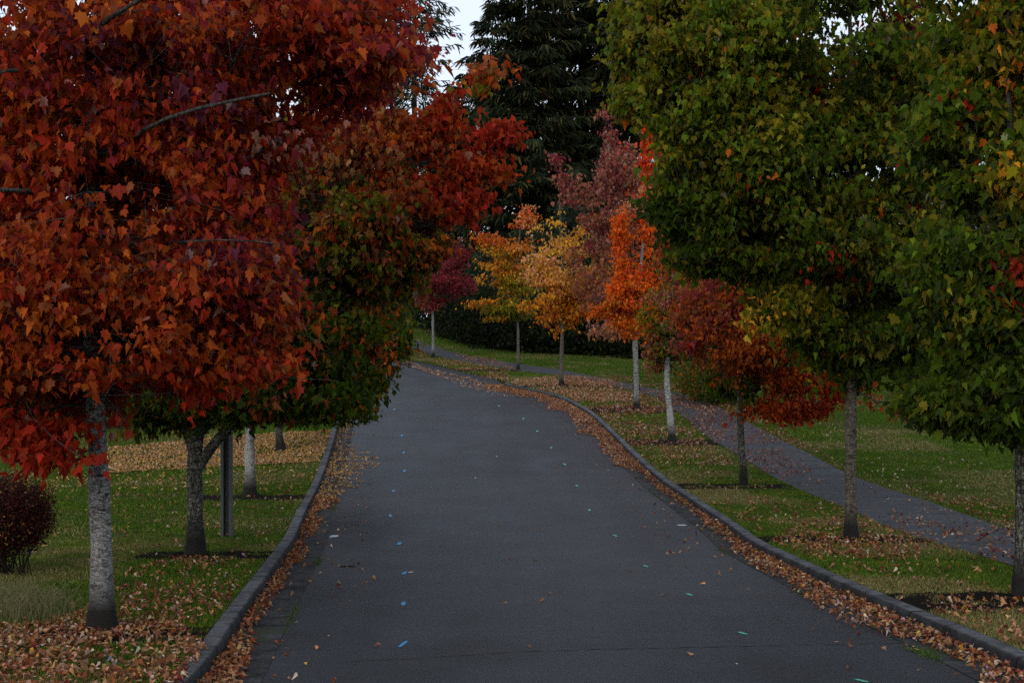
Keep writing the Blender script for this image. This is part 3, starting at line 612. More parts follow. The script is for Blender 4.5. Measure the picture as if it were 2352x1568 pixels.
broadleaf("T4", [(1463, 940), (1460, 850), (1456, 760), (1470, 640), (1485, 480), (1492, 330)],
          [(1492, 340, 0, 20, 55, .7, .8, dict(hot=5, brt=2, pink=1)), (1500, 440, 0, 28, 50, .8, .9, dict(hot=3, dust=2, peach=1, pink=1)), (1425, 520, 0, 14, 55, .5, .8, pF), (1428, 600, 0, 16, 50, .6, .7, pF), (1484, 560, 0, 10, 60, .4, .45, pF), (1490, 640, 0, 16, 30, .5, .3, pF), (1445, 650, 0, 34, 22, .9, .45, pF), *ch(1400, 720, 1350, 690, 24, 12, .3, pF), *ch(1492, 500, 1486, 280, 20, 9, .9, dict(hot=5, pink=1, flame=1)), *ch(1510, 600, 1550, 520, 18, 8, .25, dict(org=3, hot=1)), (1450, 675, 0, 65, 40, 1.3, 1.7, pF),
           (1400, 700, 0, 55, 25, 1, .9, dict(flame=3, org=3, gold=1)), (1440, 745, 0, 50, 24, .9, .9, dict(org=4, flame=2, gold=1)), (1510, 700, 0, 50, 50, 1, 1.0, dict(gold=3, org=3, olive=3)), (1540, 640, 0, 40, 50, .8, .5, dict(org=3, brn=3, hot=1)), (1495, 290, 0, 10, 22, .3, .15, dict(hot=1)), (1460, 480, .4, 25, 40, .7, .5, dict(pink=2, peach=2, dust=2))],
          .105, 190, 19000, .135, T_LEAF, M_BARK, "flame-orange maple with upright glowing plumes of leaves", STREET, seed=59, spread=.24, zf=.45, gap=.7, coh=.6)
broadleaf("T4", [(1462, 905), (1461, 840), (1460, 760), (1440, 600), (1410, 430), (1396, 330)],
          [(1405, 380, 0, 42, 85, 1.6, 1.6, dict(dust=4, wine=2, pink=1)), *ch(1345, 540, 1275, 365, 26, 10, .5, dict(dust=4, wine=2)), *ch(1400, 420, 1385, 262, 26, 10, .5, dict(dust=4, wine=2)), *ch(1360, 480, 1330, 400, 22, 10, .3, dict(dust=4)), *ch(1470, 480, 1435, 340, 26, 10, .4, dict(dust=4, pink=1)), (1400, 510, 0, 85, 80, 2.2, 2.3, dict(dust=5, brn=2, wine=1)), (1370, 640, 0, 95, 80, 2.2, 2.2, dict(dust=4, brn=3, tan=2)), (1392, 755, -1.5, 40, 28, .9, .5, dict(pink=2, dust=3, tan=2)),
           (1395, 285, 0, 10, 22, .4, .12, dict(wine=2, dust=3)), (1450, 420, 0, 40, 90, 1.2, .9, dict(dust=4, pink=1, hot=.6))],
          .12, 250, 12500, .165, T_LEAF, M_BARK, "tall dusty pink-brown maple standing behind the yellow and flame-orange ones", STREET, seed=61, spread=.34, gap=.8, hang=70, z=63.5)
pY = dict(yel=3, gold=4, peach=3, org=2, tan=1)
broadleaf("T5", [(1290, 887), (1290, 800), (1291, 740), (1292, 640), (1288, 520), (1284, 460)],
          [*ch(1287, 560, 1284, 432, 26, 8, .7, dict(yel=5, gold=3)), *ch(1300, 600, 1345, 500, 26, 10, .5, dict(yel=3, peach=3, gold=2)), *ch(1270, 600, 1228, 490, 26, 10, .5, dict(yel=3, peach=4)), *ch(1330, 660, 1400, 600, 26, 12, .5, pY), *ch(1250, 720, 1208, 690, 20, 10, .3, dict(org=3, gold=3)), (1290, 580, 0, 65, 60, 1.8, 2, dict(yel=4, peach=3, gold=2)), (1300, 660, 0, 85, 55, 2, 2.4, pY), (1260, 710, 0, 55, 32, 1.3, 1.2, dict(org=3, gold=3)), (1330, 715, 0, 50, 35, 1.2, 1, dict(gold=3, org=3, brn=1)), (1230, 610, 0, 40, 45, 1.1, .9, dict(peach=4, yel=2, olive=1)),
           (1280, 745, 0, 50, 14, 1, .4, dict(gold=2, org=3)), (1355, 640, 0, 35, 40, .9, .7, dict(gold=3, tan=2, org=1))],
          .10, 130, 12000, .15, T_LEAF, M_BARKT, "golden yellow maple with a pointed top between the olive and the flame-orange trees", STREET, seed=67, spread=.5, zf=.2, gap=.8)
broadleaf("T6", [(1190, 850), (1190, 790), (1189, 740), (1188, 620), (1195, 520)],
          [*ch(1180, 620, 1092, 530, 22, 9, .5, dict(gold=2, org=3)), *ch(1180, 705, 1080, 708, 20, 10, .5, dict(gold=2, org=2, olive=2)), *ch(1190, 600, 1215, 468, 18, 7, .35, dict(org=3, peach=2)), *ch(1190, 640, 1110, 600, 20, 9, .4, dict(gold=3, org=1, olive=2)), (1180, 650, 0, 60, 40, 1.8, 1.8, dict(olive=3, ygrn=3, gold=2)), (1175, 710, 0, 55, 24, 1.6, 1.6, dict(ygrn=3, lgrn=2, olive=4)), (1115, 700, 0, 38, 16, 1.1, .7, dict(gold=2, org=3, olive=1)), (1150, 590, 0, 45, 35, 1.4, 1.2, dict(gold=3, org=2, olive=2)), (1125, 545, 0, 28, 13, .8, .4, dict(org=4, hot=.6)),
           (1213, 495, 0, 12, 26, .6, .35, dict(org=2, peach=2, hot=.6)), (1190, 560, 0, 40, 30, 1.2, .8, dict(org=2, gold=3, peach=1)), (1120, 640, 0, 30, 22, .9, .5, dict(gold=3, org=2)), (1135, 735, 0, 30, 12, .8, .3, dict(olive=2, gold=1))],
          .09, 90, 11500, .15, T_LEAF, M_BARKT, "small maple with olive lower leaves and orange tips at the bend", STREET, seed=71, spread=.55, zf=.14, gap=.8)
broadleaf("T7", [(995, 822), (995, 740), (996, 680), (1010, 600)],
          [(1015, 640, 0, 60, 55, 2, 2.4, dict(wine=4, crim=2, red=.6)), (1045, 590, 0, 38, 40, 1.4, 1, dict(wine=4, crim=2)), (985, 690, 0, 28, 28, 1.1, .8, dict(dust=2, wine=3)), (1070, 655, 0, 24, 16, .8, .4, dict(wine=3)), (960, 640, 0, 40, 50, 1.4, .8, dict(wine=3, brn=2))],
          .10, 180, 10000, .17, T_LEAF, M_BARK, "dark wine-red maple farthest along the road, on a slim pale trunk", STREET, seed=73, spread=.36)

# ------------------------------------------------------------------ conifers
def fir(x, z, H, R, Rmax, seed, label, green, dens=1.0, group=None, size=.62, first=1.5):
    rng = np.random.default_rng(seed); base = np.array([x, z, float(turf(x, z)) - .1]); root = empty("fir_tree", base); tag(root, label, "tree", group)
    pth = smooth_path([base, base + [0, 0, H * .5], base + [rng.normal(0, .1), 0, H]], 16)
    V, Fc = tube(pth, np.linspace(H * .012, .02, 16), 8, .03, rng); mesh_obj("trunk", V, Fc, M_FIRB, parent=root, smooth=True, origin=base)
    p0, p1, pos, ax, col = [], [], [], [], []
    h = first
    while h < H - .15:
        f = 1 - h / H; L0 = min(R * f ** .85 * 1.6, Rmax) + .1
        for _ in range(int(4 + 2 * rng.random())):
            L = L0 * rng.uniform(.55, 1.12) * (1.25 if rng.random() < .1 else 1); a = rng.uniform(0, 2 * np.pi); d = np.array([math.cos(a), math.sin(a), 0]); up = rng.uniform(-.35, .05) if H > 15 else rng.uniform(-.1, .25)
            n = max(2, int(L / 1.0) + 1); pr = base + [0, 0, h]
            for k in range(1, n + 1):
                u = k / n; q = base + [0, 0, h] + d * L * u + np.array([0, 0, 1.0]) * (up * L * u + .12 * L * u * u); p0.append(pr); p1.append(q); pr = q
            m = int(max(3, L * 9 * dens)); u = rng.random(m) ** .7; q = base + np.array([0, 0, h]) + d * (L * u)[:, None] + np.array([0, 0, 1.0]) * (up * L * u + .12 * L * u * u)[:, None]
            sd_ = np.array([-d[1], d[0], 0]); w_ = rng.normal(0, .16, m) * L * (1.15 - u); q = q + sd_ * w_[:, None] + rng.normal(0, .08, (m, 3)); pos.append(q)
            ax.append(unit(d * .9 + sd_ * np.sign(w_)[:, None] * .5 + rng.normal(0, .3, (m, 3)) + np.array([0, 0, -.55 if H > 15 else .1])))
            c = np.array(green) * rng.lognormal(0, .35) * rng.lognormal(0, .25, (m, 1)); mk = rng.random(m) < .16; c[mk] = np.array([.075, .062, .022]) * rng.lognormal(0, .3, (mk.sum(), 1)); col.append(c)
        h += rng.uniform(.28, .55) * (1 if H > 15 else .55)
    p0, p1 = np.array(p0), np.array(p1); V, Fc = frusta(p0, p1, np.full(len(p0), .035 if H > 15 else .012), np.full(len(p0), .02 if H > 15 else .008), 4)
    mesh_obj("branches", V, Fc, M_FIRB, parent=root, origin=base)
    pos, ax, col = np.vstack(pos), np.vstack(ax), np.vstack(col); n = len(pos)
    leaves("crown", pos, size * rng.uniform(.6, 1.3, n), ax, rng.normal(0, .5, (n, 3)) + [0, 0, 1], col, T_STRIP, M_NEEDLE, parent=root, origin=base, rng=rng)
DG = (.014, .021, .009)
FG = "tall dark firs behind the bend"
def fx(px, z): return (px - 1176) * z / FP
fir(fx(1218, 118), 118, 43, 5.0, 5.2, 101, "tall dark fir whose ragged left edge borders the open sky", DG, 2.6, FG, .85)
fir(fx(1335, 124), 124, 45, 6.5, 5.6, 102, "tall dark fir in the middle of the fir stand, above the yellow tree", DG, 2.6, FG, .85)
fir(fx(1455, 121), 121, 41, 6.3, 4.8, 103, "tall dark fir on the right of the fir stand, behind the flame-orange tree", DG, 2.6, FG, .85)
fir(fx(1130, 126), 126, 30, 7, 5.0, 104, "shorter dark fir filling the low left of the fir stand", (.018, .03, .016), 1.7, FG, .8)
fir(fx(952, 122), 122, 36, 6.5, 3.6, 105, "thin grey-green fir alone against the sky behind the red leaves", (.035, .05, .034), 1.1, FG, .7)
fir(fx(1045, 132), 132, 22, 7, 4.6, 111, "short dark fir between the thin grey-green fir and the fir stand", (.018, .03, .016), 1.7, FG, .8)
fir(fx(885, 136), 136, 20, 7, 4.6, 112, "short dark fir left of the thin grey-green fir, mostly behind red leaves", (.018, .03, .016), 1.5, FG, .8)
fir(fx(1565, 125), 125, 24, 7, 4.6, 113, "dark fir right of the stand, behind the flame-orange tree and the big maple", DG, 1.8, FG, .8)
YG = "young firs under the tall firs"
fir(fx(1204, 107), 107, 9.5, 2.4, 2.4, 106, "young blue-green fir rising just above the olive and orange maple", (.035, .065, .035), 2.6, YG, .35, .3)
fir(fx(1105, 109), 109, 7.0, 2.0, 2.2, 107, "young fir between the wine-red and the olive maples", (.025, .05, .028), 2.6, YG, .35, .3)
fir(fx(1318, 108), 108, 13.5, 3.0, 2.8, 108, "young fir poking up behind the pointed yellow maple", (.03, .056, .03), 2.6, YG, .35, .3)

# ------------------------------------------------------------------ shrubs, hedges and far broadleaf trees
def shrub(name, cat, label, blobs, nleaf, lsize, spec, seed, stems=30, group=None, T=T_SMALL, mat=M_LEAF, base=None, shell=.5, part="foliage", stem_r=.012):
    """blobs: world (x, y, z, rx, ry, rz, weight)"""
    rng = np.random.default_rng(seed); B = np.array(blobs, float); wts = B[:, 6] / B[:, 6].sum()
    base = np.array([B[0, 0], B[0, 1], float(turf(B[0, 0], B[0, 1]))]) if base is None else np.array(base, float); root = empty(name, base); tag(root, label, cat, group)
    ncl = max(20, nleaf // 30); bi = rng.choice(len(B), ncl, p=wts); cen = B[bi, :3] + unit(rng.normal(0, 1, (ncl, 3))) * (rng.random((ncl, 1)) ** (1 / 3 * shell * 2)) * B[bi, 3:6]
    ci = rng.integers(0, ncl, nleaf); pos = cen[ci] + rng.normal(0, 1, (nleaf, 3)) * lsize * 1.9; pos[:, 2] = np.maximum(pos[:, 2], turf(pos[:, 0], pos[:, 1]) + .02)
    out = unit(pos - B[bi[ci], :3]); ax = unit(out * .6 + rng.normal(0, .7, (nleaf, 3)) - [0, 0, .25])
    leaves(part, pos, lsize * rng.uniform(.6, 1.3, nleaf), ax, out + rng.normal(0, .5, (nleaf, 3)) + [0, 0, .6], pal(rng, nleaf, spec, ci, .5), T, mat, parent=root, origin=base, rng=rng)
    k = rng.choice(ncl, min(stems, ncl), replace=False); g0 = np.stack([B[bi[k], 0] + rng.normal(0, .12, len(k)) * B[bi[k], 3], B[bi[k], 1] + rng.normal(0, .12, len(k)) * B[bi[k], 4], np.zeros(len(k))], 1)
    g0[:, 2] = turf(g0[:, 0], g0[:, 1]) - .03; V, Fc = frusta(g0, cen[k], np.full(len(k), stem_r), np.full(len(k), stem_r * .4), 4)
    mesh_obj("stems" if cat != "tree" else "trunk", V, Fc, M_TWIG, parent=root, origin=base); return root
def gb(px, z, hc, rx, ry, rz, wt=1): x = fx(px, z); return (x, z, float(turf(x, z)) + hc, rx, ry, rz, wt)
C.update(blk=(.010, .017, .007), blk2=(.022, .028, .012), barb=(.075, .013, .013), barb2=(.13, .05, .03), dry=(.20, .17, .085), dryg=(.12, .13, .05))
pB = dict(blk=6, blk2=3, dgrn=1)
shrub("hedge", "hedge", "black-green evergreen hedge at the foot of the tall firs", [gb(px, zz, 1.5, 2.6, 1.7, 2.6) for px, zz in ((1012, 107), (1060, 104), (1110, 101.5), (1160, 99.5), (1215, 98), (1270, 97), (1330, 96), (1390, 95), (1450, 94), (1510, 92), (1570, 90), (1035, 112), (1090, 109))],
      34000, .26, pB, 201, 60, T=T_LEAF)
shrub("shrub", "shrub", "loose green and brown shrub behind the rust-orange maple's trunk", [gb(1650, 56, 1.0, 1.1, 1.0, 1.0), gb(1600, 58, .8, .8, .8, .8), gb(1690, 57, 1.5, .9, .8, 1.0), gb(1640, 57, 2.0, .9, .9, .9)], 7000, .12, dict(dgrn=4, grn=3, brn=2, olive=1.5, wine=.4), 203, 40, T=T_LEAF)
shrub("shrub", "shrub", "dark shrub thicket at the top of the right lawn under the rust leaves", [gb(1760, 68, 1.6, 2.4, 1.6, 2.2), gb(1880, 70, 1.8, 2.6, 1.6, 2.4), gb(1660, 74, 1.8, 2.4, 1.6, 2.2)], 11000, .17, dict(blk=3, blk2=3, dgrn=3), 205, 40, T=T_LEAF)
WG = "dark woodland trees behind the lawns"
for i, (px, zz, r, hh, lab) in enumerate([(2010, 74, 4.6, 6.6, "dark broad tree behind the lawn, seen under the big maple"), (2200, 70, 4.6, 6.2, "dark broad tree beyond the lawn near the right edge"), (2420, 66, 4.8, 6.8, "dark broad tree at the right end of the woodland"),
                                     (1660, 92, 4.2, 7.2, "dark tree between the fir stand and the right woodland"), (1830, 84, 4.4, 6.6, "dark tree standing behind the rust-orange maple")]):
    shrub("woodland_tree", "tree", lab, [gb(px, zz, hh * .45, r, 3, hh * .55, 2), gb(px - 60, zz, hh * .8, r * .6, 2.5, hh * .4, 1), gb(px + 50, zz + 1, hh * .7, r * .7, 2.5, hh * .45, 1)], 9000, .30, dict(blk=4, blk2=4, dgrn=2), 210 + i, 14, group=WG, T=T_LEAF, stem_r=.12)
for i, (px, zz, r, hh, lab) in enumerate([(60, 58, 4.4, 8.5, "dark tree behind the left lawn at the picture's edge"), (330, 62, 4.4, 8.0, "dark tree behind the left lawn, hidden by the crimson leaves"), (560, 74, 4.4, 8.5, "dark tree behind the left lawn, beyond the forked trunk"), (905, 140, 5.5, 10.5, "dark tree beyond the grassy slope left of the bend"), (790, 120, 5.5, 9.5, "dark tree on the slope behind the third left trunk"), (-190, 60, 4.6, 8.5, "dark tree past the left end of the lawn")]):
    shrub("woodland_tree", "tree", lab, [gb(px, zz, hh * .45, r, 3, hh * .55, 2), gb(px - 60, zz, hh * .75, r * .6, 2.5, hh * .4, 1), gb(px + 50, zz + 1, hh * .7, r * .7, 2.5, hh * .45, 1)], 9000, .27, dict(blk=2, blk2=4, dgrn=4), 230 + i, 14, group=WG, T=T_LEAF, stem_r=.12)
shrub("hedge", "hedge", "low dark hedge along the top of the left lawn", [gb(px, 49, .8, 1.6, 1.0, 1.1) for px in range(-260, 300, 70)], 12000, .13, dict(blk=3, blk2=3, dgrn=3), 240, 40, T=T_LEAF)
# barberry bush, left edge
zb = float(zrow(1318)); xb_ = fx(18, zb)
shrub("barberry_bush", "bush", "dark red rounded bush on thin stems at the left edge", [(xb_, zb, float(turf(xb_, zb)) + .83, .56, .55, .48, 3), (xb_ - .15, zb, float(turf(xb_, zb)) + .6, .5, .45, .4, 1.3), (xb_ + .2, zb, float(turf(xb_, zb)) + .7, .34, .35, .3, 1)],
      26000, .036, dict(barb=6, barb2=1.2, blk2=1.6, tan=.25), 250, 50, T=T_SMALL, stem_r=.008)

# ------------------------------------------------------------------ lawn grass
def grass_blades(x, z, h, wdt, col, name, label, lean=.5, kind="stuff", seed=5, seg=False):
    rng = np.random.default_rng(seed); n = len(x); g = turf(x, z); a = rng.uniform(0, 2 * np.pi, n); dx, dy = np.cos(a) * wdt / 2, np.sin(a) * wdt / 2
    lx, ly = rng.normal(0, lean, n) * h, rng.normal(0, lean, n) * h
    if not seg:
        V = np.stack([np.stack([x - dx, z - dy, g - .004], 1), np.stack([x + dx, z + dy, g - .004], 1), np.stack([x + lx, z + ly, g + h], 1)], 1).reshape(-1, 3); Fc = np.arange(n * 3).reshape(-1, 3); m = 3
    else:
        V = np.stack([np.stack([x - dx, z - dy, g - .01], 1), np.stack([x + dx, z + dy, g - .01], 1), np.stack([x + dx * .7 + lx * .3, z + dy * .7 + ly * .3, g + h * .6], 1), np.stack([x - dx * .7 + lx * .3, z - dy * .7 + ly * .3, g + h * .6], 1),
                      np.stack([x + lx * .3 + dx * .7, z + ly * .3 + dy * .7, g + h * .6], 1), np.stack([x + lx, z + ly, g + h * .97], 1), np.stack([x + lx * 1.05, z + ly * 1.05, g + h * .95], 1), np.stack([x + lx * .3 - dx * .7, z + ly * .3 - dy * .7, g + h * .6], 1)], 1).reshape(-1, 3)
        Fc = np.arange(n * 8).reshape(-1, 4); m = 8
    o = mesh_obj(name, V, Fc, M_GRASS, col=np.repeat(col, m, axis=0)); tag(o, label, kind=kind); return o
def lawn_pts(n, z0, z1, side, pw=1.0, width=12):
    u = RNG.random(n); z = z0 + (z1 - z0) * u ** pw
    if side < 0: x = bl(z) - .01 - width * RNG.random(n)
    elif side == 0: x = br(z) + .01 + (wl(z) - br(z) - .01) * RNG.random(n)
    else: x = wr(z) + width * RNG.random(n)
    vis = (np.abs(x) < z * .36 * 1.06 + .6) & ~(in_beds(x, z) & (noise2(x * 3, z * 5, 1.3) < .62))
    if side > 0: vis &= x > wr(z)
    return x[vis], z[vis]
def grass_col(x, z):
    n = len(x); d = noise2(x, z * .6, .55) * .6 + noise2(x, z, 1.9) * .4; f = sstep(noise2(x + z * .35, z * 1.1, .42) * .5 + d * .5, .46, .68)[:, None] * .85; g = np.array([.098, .150, .010]); g2 = np.array([.046, .086, .007]); dr = np.array([.20, .165, .062])
    k = noise2(x, z, 3.5)[:, None]; c = (g * k + g2 * (1 - k)) * (1 - f) + dr * f
    return np.clip(c * RNG.lognormal(0, .35, (n, 1)) * RNG.lognormal(0, .08, (n, 3)), 0, .6)
def lawn(name, label, parts, seed):
    xs, zs_ = [], []
    for a in parts: x, z = lawn_pts(*a); xs.append(x); zs_.append(z)
    x, z = np.concatenate(xs), np.concatenate(zs_); h = RNG.uniform(.018, .05, len(x)) * (1 + np.clip(z - 20, 0, 60) * .006); wd = .006 + z * .00045
    grass_blades(x, z, h, wd, grass_col(x, z), name, label, seed=seed)
lawn("grass", "short mown grass on the left lawn", [(150000, 11.5, 24, -1, 1.2, 6), (90000, 22, 48, -1, 1.1, 12)], 1)
lawn("grass", "short mown grass on the verge between kerb and footpath", [(110000, 13.5, 36, 0, 1.2), (50000, 34, 92, 0, 1.2)], 2)
lawn("grass", "short mown grass on the slope right of the footpath", [(110000, 20, 48, 1, 1.1, 9), (70000, 44, 108, 1, 1.1, 14)], 3)
# tall dry grass, lower left
r_ = np.random.default_rng(77); gx, gz = P(r_.normal(45, 62, 1500), r_.normal(1402, 16, 1500))
k_ = r_.random((1500, 1)); o = grass_blades(gx, gz, r_.uniform(.08, .30, 1500), np.full(1500, .006), np.array(C["dry"]) * k_ + np.array(C["dryg"]) * (1 - k_), "grass_clump", "", lean=.3, kind=None, seed=8, seg=True)
tag(o, "clump of tall pale dry grass in front of the dark red bush", "grass clump")

# ------------------------------------------------------------------ fallen leaves
C.update(f_tan=(.44, .24, .11), f_brn=(.19, .085, .042), f_pink=(.38, .19, .12), f_yel=(.52, .30, .05), f_gold=(.50, .30, .11), f_red=(.16, .022, .02), f_pale=(.56, .42, .32), f_rust=(.26, .085, .03), f_mag=(.30, .05, .09), f_lil=(.42, .30, .38))
fA = dict(f_tan=5, f_brn=6.5, f_pink=2.4, f_rust=3.6, f_red=1.1, f_pale=1.2, f_yel=.3, f_lil=.1, f_mag=.1)
fY = dict(f_gold=5, f_tan=4, f_yel=1.2, f_brn=2, f_pale=1)
fP = dict(f_pink=4, f_brn=3.5, f_red=1.8, f_tan=3, f_pale=.8, f_rust=2, f_lil=.4)
def inpoly(px, py, poly):
    c = np.zeros(len(px), bool); j = len(poly) - 1
    for i in range(len(poly)):
        xi, yi = poly[i]; xj, yj = poly[j]
        c ^= ((yi > py) != (yj > py)) & (px < (xj - xi) * (py - yi) / (yj - yi + 1e-12) + xi); j = i
    return c
LX = []
def litter(x, z, h, spec, sz, tilt=.55, pile=0.0, seed=0):
    r = np.random.default_rng(seed + 500); n = len(x); LX.append((x, z, h + np.abs(r.normal(0, 1, n)) * pile, pal(r, n, spec), sz * .80 * r.uniform(.55, 1.25, n), np.full(n, max(tilt, .45))))
def surf(x, z):              # what lies under a leaf at (x, z)
    on_road = (x > kl(z)) & (x < kr(z)); on_kerb = ((x >= kr(z)) & (x <= br(z))) | ((x <= kl(z)) & (x >= bl(z))); on_walk = (x > wl(z)) & (x < wr(z))
    t = turf(x, z) + .034; return np.where(on_road, road_h(z) + .012, np.where(on_kerb, turf(x, z) + .012, np.where(on_walk, turf(x, z) + .026, np.where(in_beds(x, z), turf(x, z) + .03, t))))
def region(poly, dens, spec, sz=.075, seed=0, road=False, keep=None, pile=.012, tilt=.35, clump=.5, csc=1.2):
    r = np.random.default_rng(seed + 900); w_ = np.array([P(a, b_, road) for a, b_ in poly]).astype(float); x0, x1 = w_[:, 0].min(), w_[:, 0].max(); z0, z1 = w_[:, 1].min(), w_[:, 1].max()
    n = int(dens * (x1 - x0) * (z1 - z0)); x, z = r.uniform(x0, x1, n), r.uniform(z0, z1, n); m = inpoly(x, z, [tuple(q) for q in w_]) & (r.random(n) < (1 - clump) + clump * 2 * sstep(noise2(x + seed, z, csc), .3, .75))
    if keep is not None: m &= keep(x, z)
    x, z = x[m], z[m]; litter(x, z, surf(x, z), spec, sz, tilt, pile, seed)
def band(curve_f, w0, sgn, z0, z1, dens, spec, sz, seed, pile=.02, edge_p=1.4):
    r = np.random.default_rng(seed); n = int(dens * (z1 - z0) * max(w0(np.array([z0, (z0 + z1) / 2, z1])))); z = r.uniform(z0, z1, n); wd = w0(z); u = r.random(n) ** edge_p
    x = curve_f(z) + sgn * (u * wd + .02); m = r.random(n) < wd / wd.max() * (.35 + .9 * noise2(z, x * .8, 1.1)); x, z, u = x[m], z[m], u[m]
    litter(x, z, surf(x, z) + (1 - u) * .03, spec, sz, .5, pile, seed)
def flush(name, label):
    x, z, h, c, s, t = [np.concatenate([q[i] for q in LX]) for i in range(6)]; LX.clear(); r = np.random.default_rng(len(x)); n = len(x); a = r.uniform(0, 2 * np.pi, n)
    ax = np.stack([np.cos(a), np.sin(a), r.normal(0, .3, n) * t], 1); nr = np.stack([r.normal(0, 1, n) * t, r.normal(0, 1, n) * t, np.ones(n)], 1)
    o = leaves(name, np.stack([x, z, h + .006], 1), s, ax, nr, c, T_LEAF, M_DRY, rng=r, kvar=1.5); tag(o, label, kind="stuff")
# right gutter
one = lambda v: (lambda z: np.full_like(np.asarray(z, dtype=float), v))
def wz(z, s_): return .55 + .9 * noise2(z, z * 0 + s_, .8)
band(kr, lambda z: wz(z, 3) * np.interp(z, [12, 20, 24, 30, 36, 42, 50, 60, 70], [.50, .42, .30, .16, .20, .55, .8, .9, 1.2]), -1, 12, 69, 720, fA, .08, 1, .022)
band(kr, one(1.5), -1, 12, 69, 5, fA, .075, 2, .0, 1.2)
flush("fallen_leaves", "brown and pink leaves piled in the right gutter")
band(kl, lambda z: wz(z, 9) * np.interp(z, [12, 16, 24, 30, 34, 38, 41, 45, 60], [.24, .20, .17, .24, .55, 1.0, 1.2, .5, .3]), 1, 12, 33, 620, dict(f_rust=4, f_brn=4, f_tan=3, f_red=1, f_pink=1), .078, 3, .02)
band(kl, lambda z: (.45 + 1.1 * noise2(z, z * 0, 1.7)) * np.interp(z, [31, 34, 38, 41, 45, 60], [.3, .55, .95, 1.25, .5, .3]), 1, 31, 62, 420, fY, .085, 4, .018)
band(kl, one(1.3), 1, 12, 50, 7, fA, .07, 5, 0, 1.2)
flush("fallen_leaves", "rust and yellow leaves along the left gutter")
region([(-60, 1440), (-60, 1640), (380, 1640), (470, 1490), (420, 1440), (250, 1425), (120, 1440)], 420, fA, .078, 10, pile=.02, tilt=.45, clump=.65)
region([(-60, 1380), (-60, 1440), (120, 1440), (470, 1490), (560, 1390), (640, 1290), (400, 1280), (280, 1320), (200, 1400)], 150, fA, .075, 11, tilt=.45, clump=.8, keep=lambda x, z: x < bl(z) - .05)
region([(200, 1290), (640, 1290), (745, 1130), (250, 1130)], 9, fP, .075, 12, keep=lambda x, z: x < bl(z))
region([(-60, 1300), (300, 1300), (300, 1100), (-60, 1100)], 5, fY, .07, 13)
region([(250, 1088), (560, 1072), (735, 1062), (762, 990), (560, 1000), (250, 1030)], 330, fY, .085, 14, clump=.6, keep=lambda x, z: x < bl(z) + .02)
region([(-60, 1170), (100, 1150), (250, 1110), (250, 1020), (-60, 1120)], 26, fY, .09, 15, clump=.8)
region([(250, 1130), (740, 1130), (740, 1065), (250, 1090)], 22, fY, .085, 16, keep=lambda x, z: x < bl(z))
flush("fallen_leaves", "tan and golden leaves scattered over the left lawn")
vg = lambda x, z: (x > br(z)) & (x < wl(z))
region([(2130, 1440), (2420, 1560), (2420, 1380), (2180, 1370)], 55, dict(f_tan=4, f_pink=3, f_yel=1, f_brn=2, f_red=1), .085, 20, keep=vg, clump=.5)
region([(1560, 1160), (2420, 1560), (2420, 1340), (1930, 1160)], 17, fA, .085, 21, keep=vg)
region([(1770, 1245), (1860, 1285), (2100, 1290), (2140, 1240), (1960, 1190), (1840, 1200)], 105, fA, .08, 22, keep=vg)
region([(1570, 1150), (1900, 1260), (2000, 1180), (1640, 1060), (1440, 1060)], 14, fA, .08, 23, keep=vg)
region([(1350, 1010), (1440, 1070), (1700, 1070), (1590, 990), (1400, 960)], 95, fP, .085, 24, keep=lambda x, z: x > br(z), clump=.6)
region([(1230, 900), (1400, 1000), (1640, 1000), (1640, 935), (1480, 890), (1300, 865)], 80, fP, .10, 25, keep=lambda x, z: x > br(z), clump=.75, csc=.5)
region([(1170, 888), (1290, 915), (1450, 925), (1420, 872), (1290, 862), (1180, 872)], 75, dict(f_tan=4, f_pink=4, f_pale=1.5, f_brn=2), .11, 26, keep=lambda x, z: x > br(z), clump=.6, csc=.5)
region([(915, 808), (1170, 880), (1170, 850), (1060, 830), (940, 806)], 34, fP, .12, 27, clump=.8, csc=.4)
region([(900, 820), (1140, 880), (1200, 905), (1130, 900), (1000, 862)], 26, dict(f_tan=3, f_pink=4, f_pale=2), .12, 28, clump=.5)
region([(1060, 826), (1190, 850), (1140, 824), (1040, 812)], 40, fP, .11, 29)
flush("fallen_leaves", "pinkish brown leaves scattered over the right verge")
region([(1560, 985), (1800, 1105), (1930, 1060), (1690, 925), (1500, 890)], 60, dict(f_pink=4, f_red=3, f_brn=3, f_rust=2, f_lil=.7), .08, 40, keep=lambda x, z: x > wl(z) - .1, clump=.95, csc=.9)
region([(2060, 1225), (2420, 1400), (2420, 1200), (2180, 1170), (2040, 1170)], 50, dict(f_tan=3, f_pink=3, f_red=2, f_brn=2, f_pale=1), .08, 41, keep=lambda x, z: x > wl(z) - .1, clump=.8)
region([(1780, 1095), (2060, 1225), (2200, 1180), (1900, 1060)], 5, fA, .08, 42)
region([(1720, 965), (2350, 1215), (2420, 1215), (2420, 1100), (1900, 960), (1680, 920)], 6, dict(f_pink=3, f_pale=3, f_tan=2), .085, 43, keep=lambda x, z: x > wr(z))
region([(1690, 950), (1960, 1092), (2000, 1092), (1760, 965)], 26, fP, .08, 44, keep=lambda x, z: (x > wr(z) - .15) & (x < wr(z) + .5))
region([(1390, 862), (1450, 895), (1700, 960), (1700, 900), (1560, 880)], 38, fP, .10, 45, keep=lambda x, z: x > wr(z), clump=.8, csc=.5)
region([(2100, 1130), (2330, 1222), (2420, 1222), (2420, 1170)], 30, fA, .08, 46, keep=lambda x, z: x > wr(z), clump=.8)
flush("fallen_leaves", "red and pale leaves on and beyond the footpath")
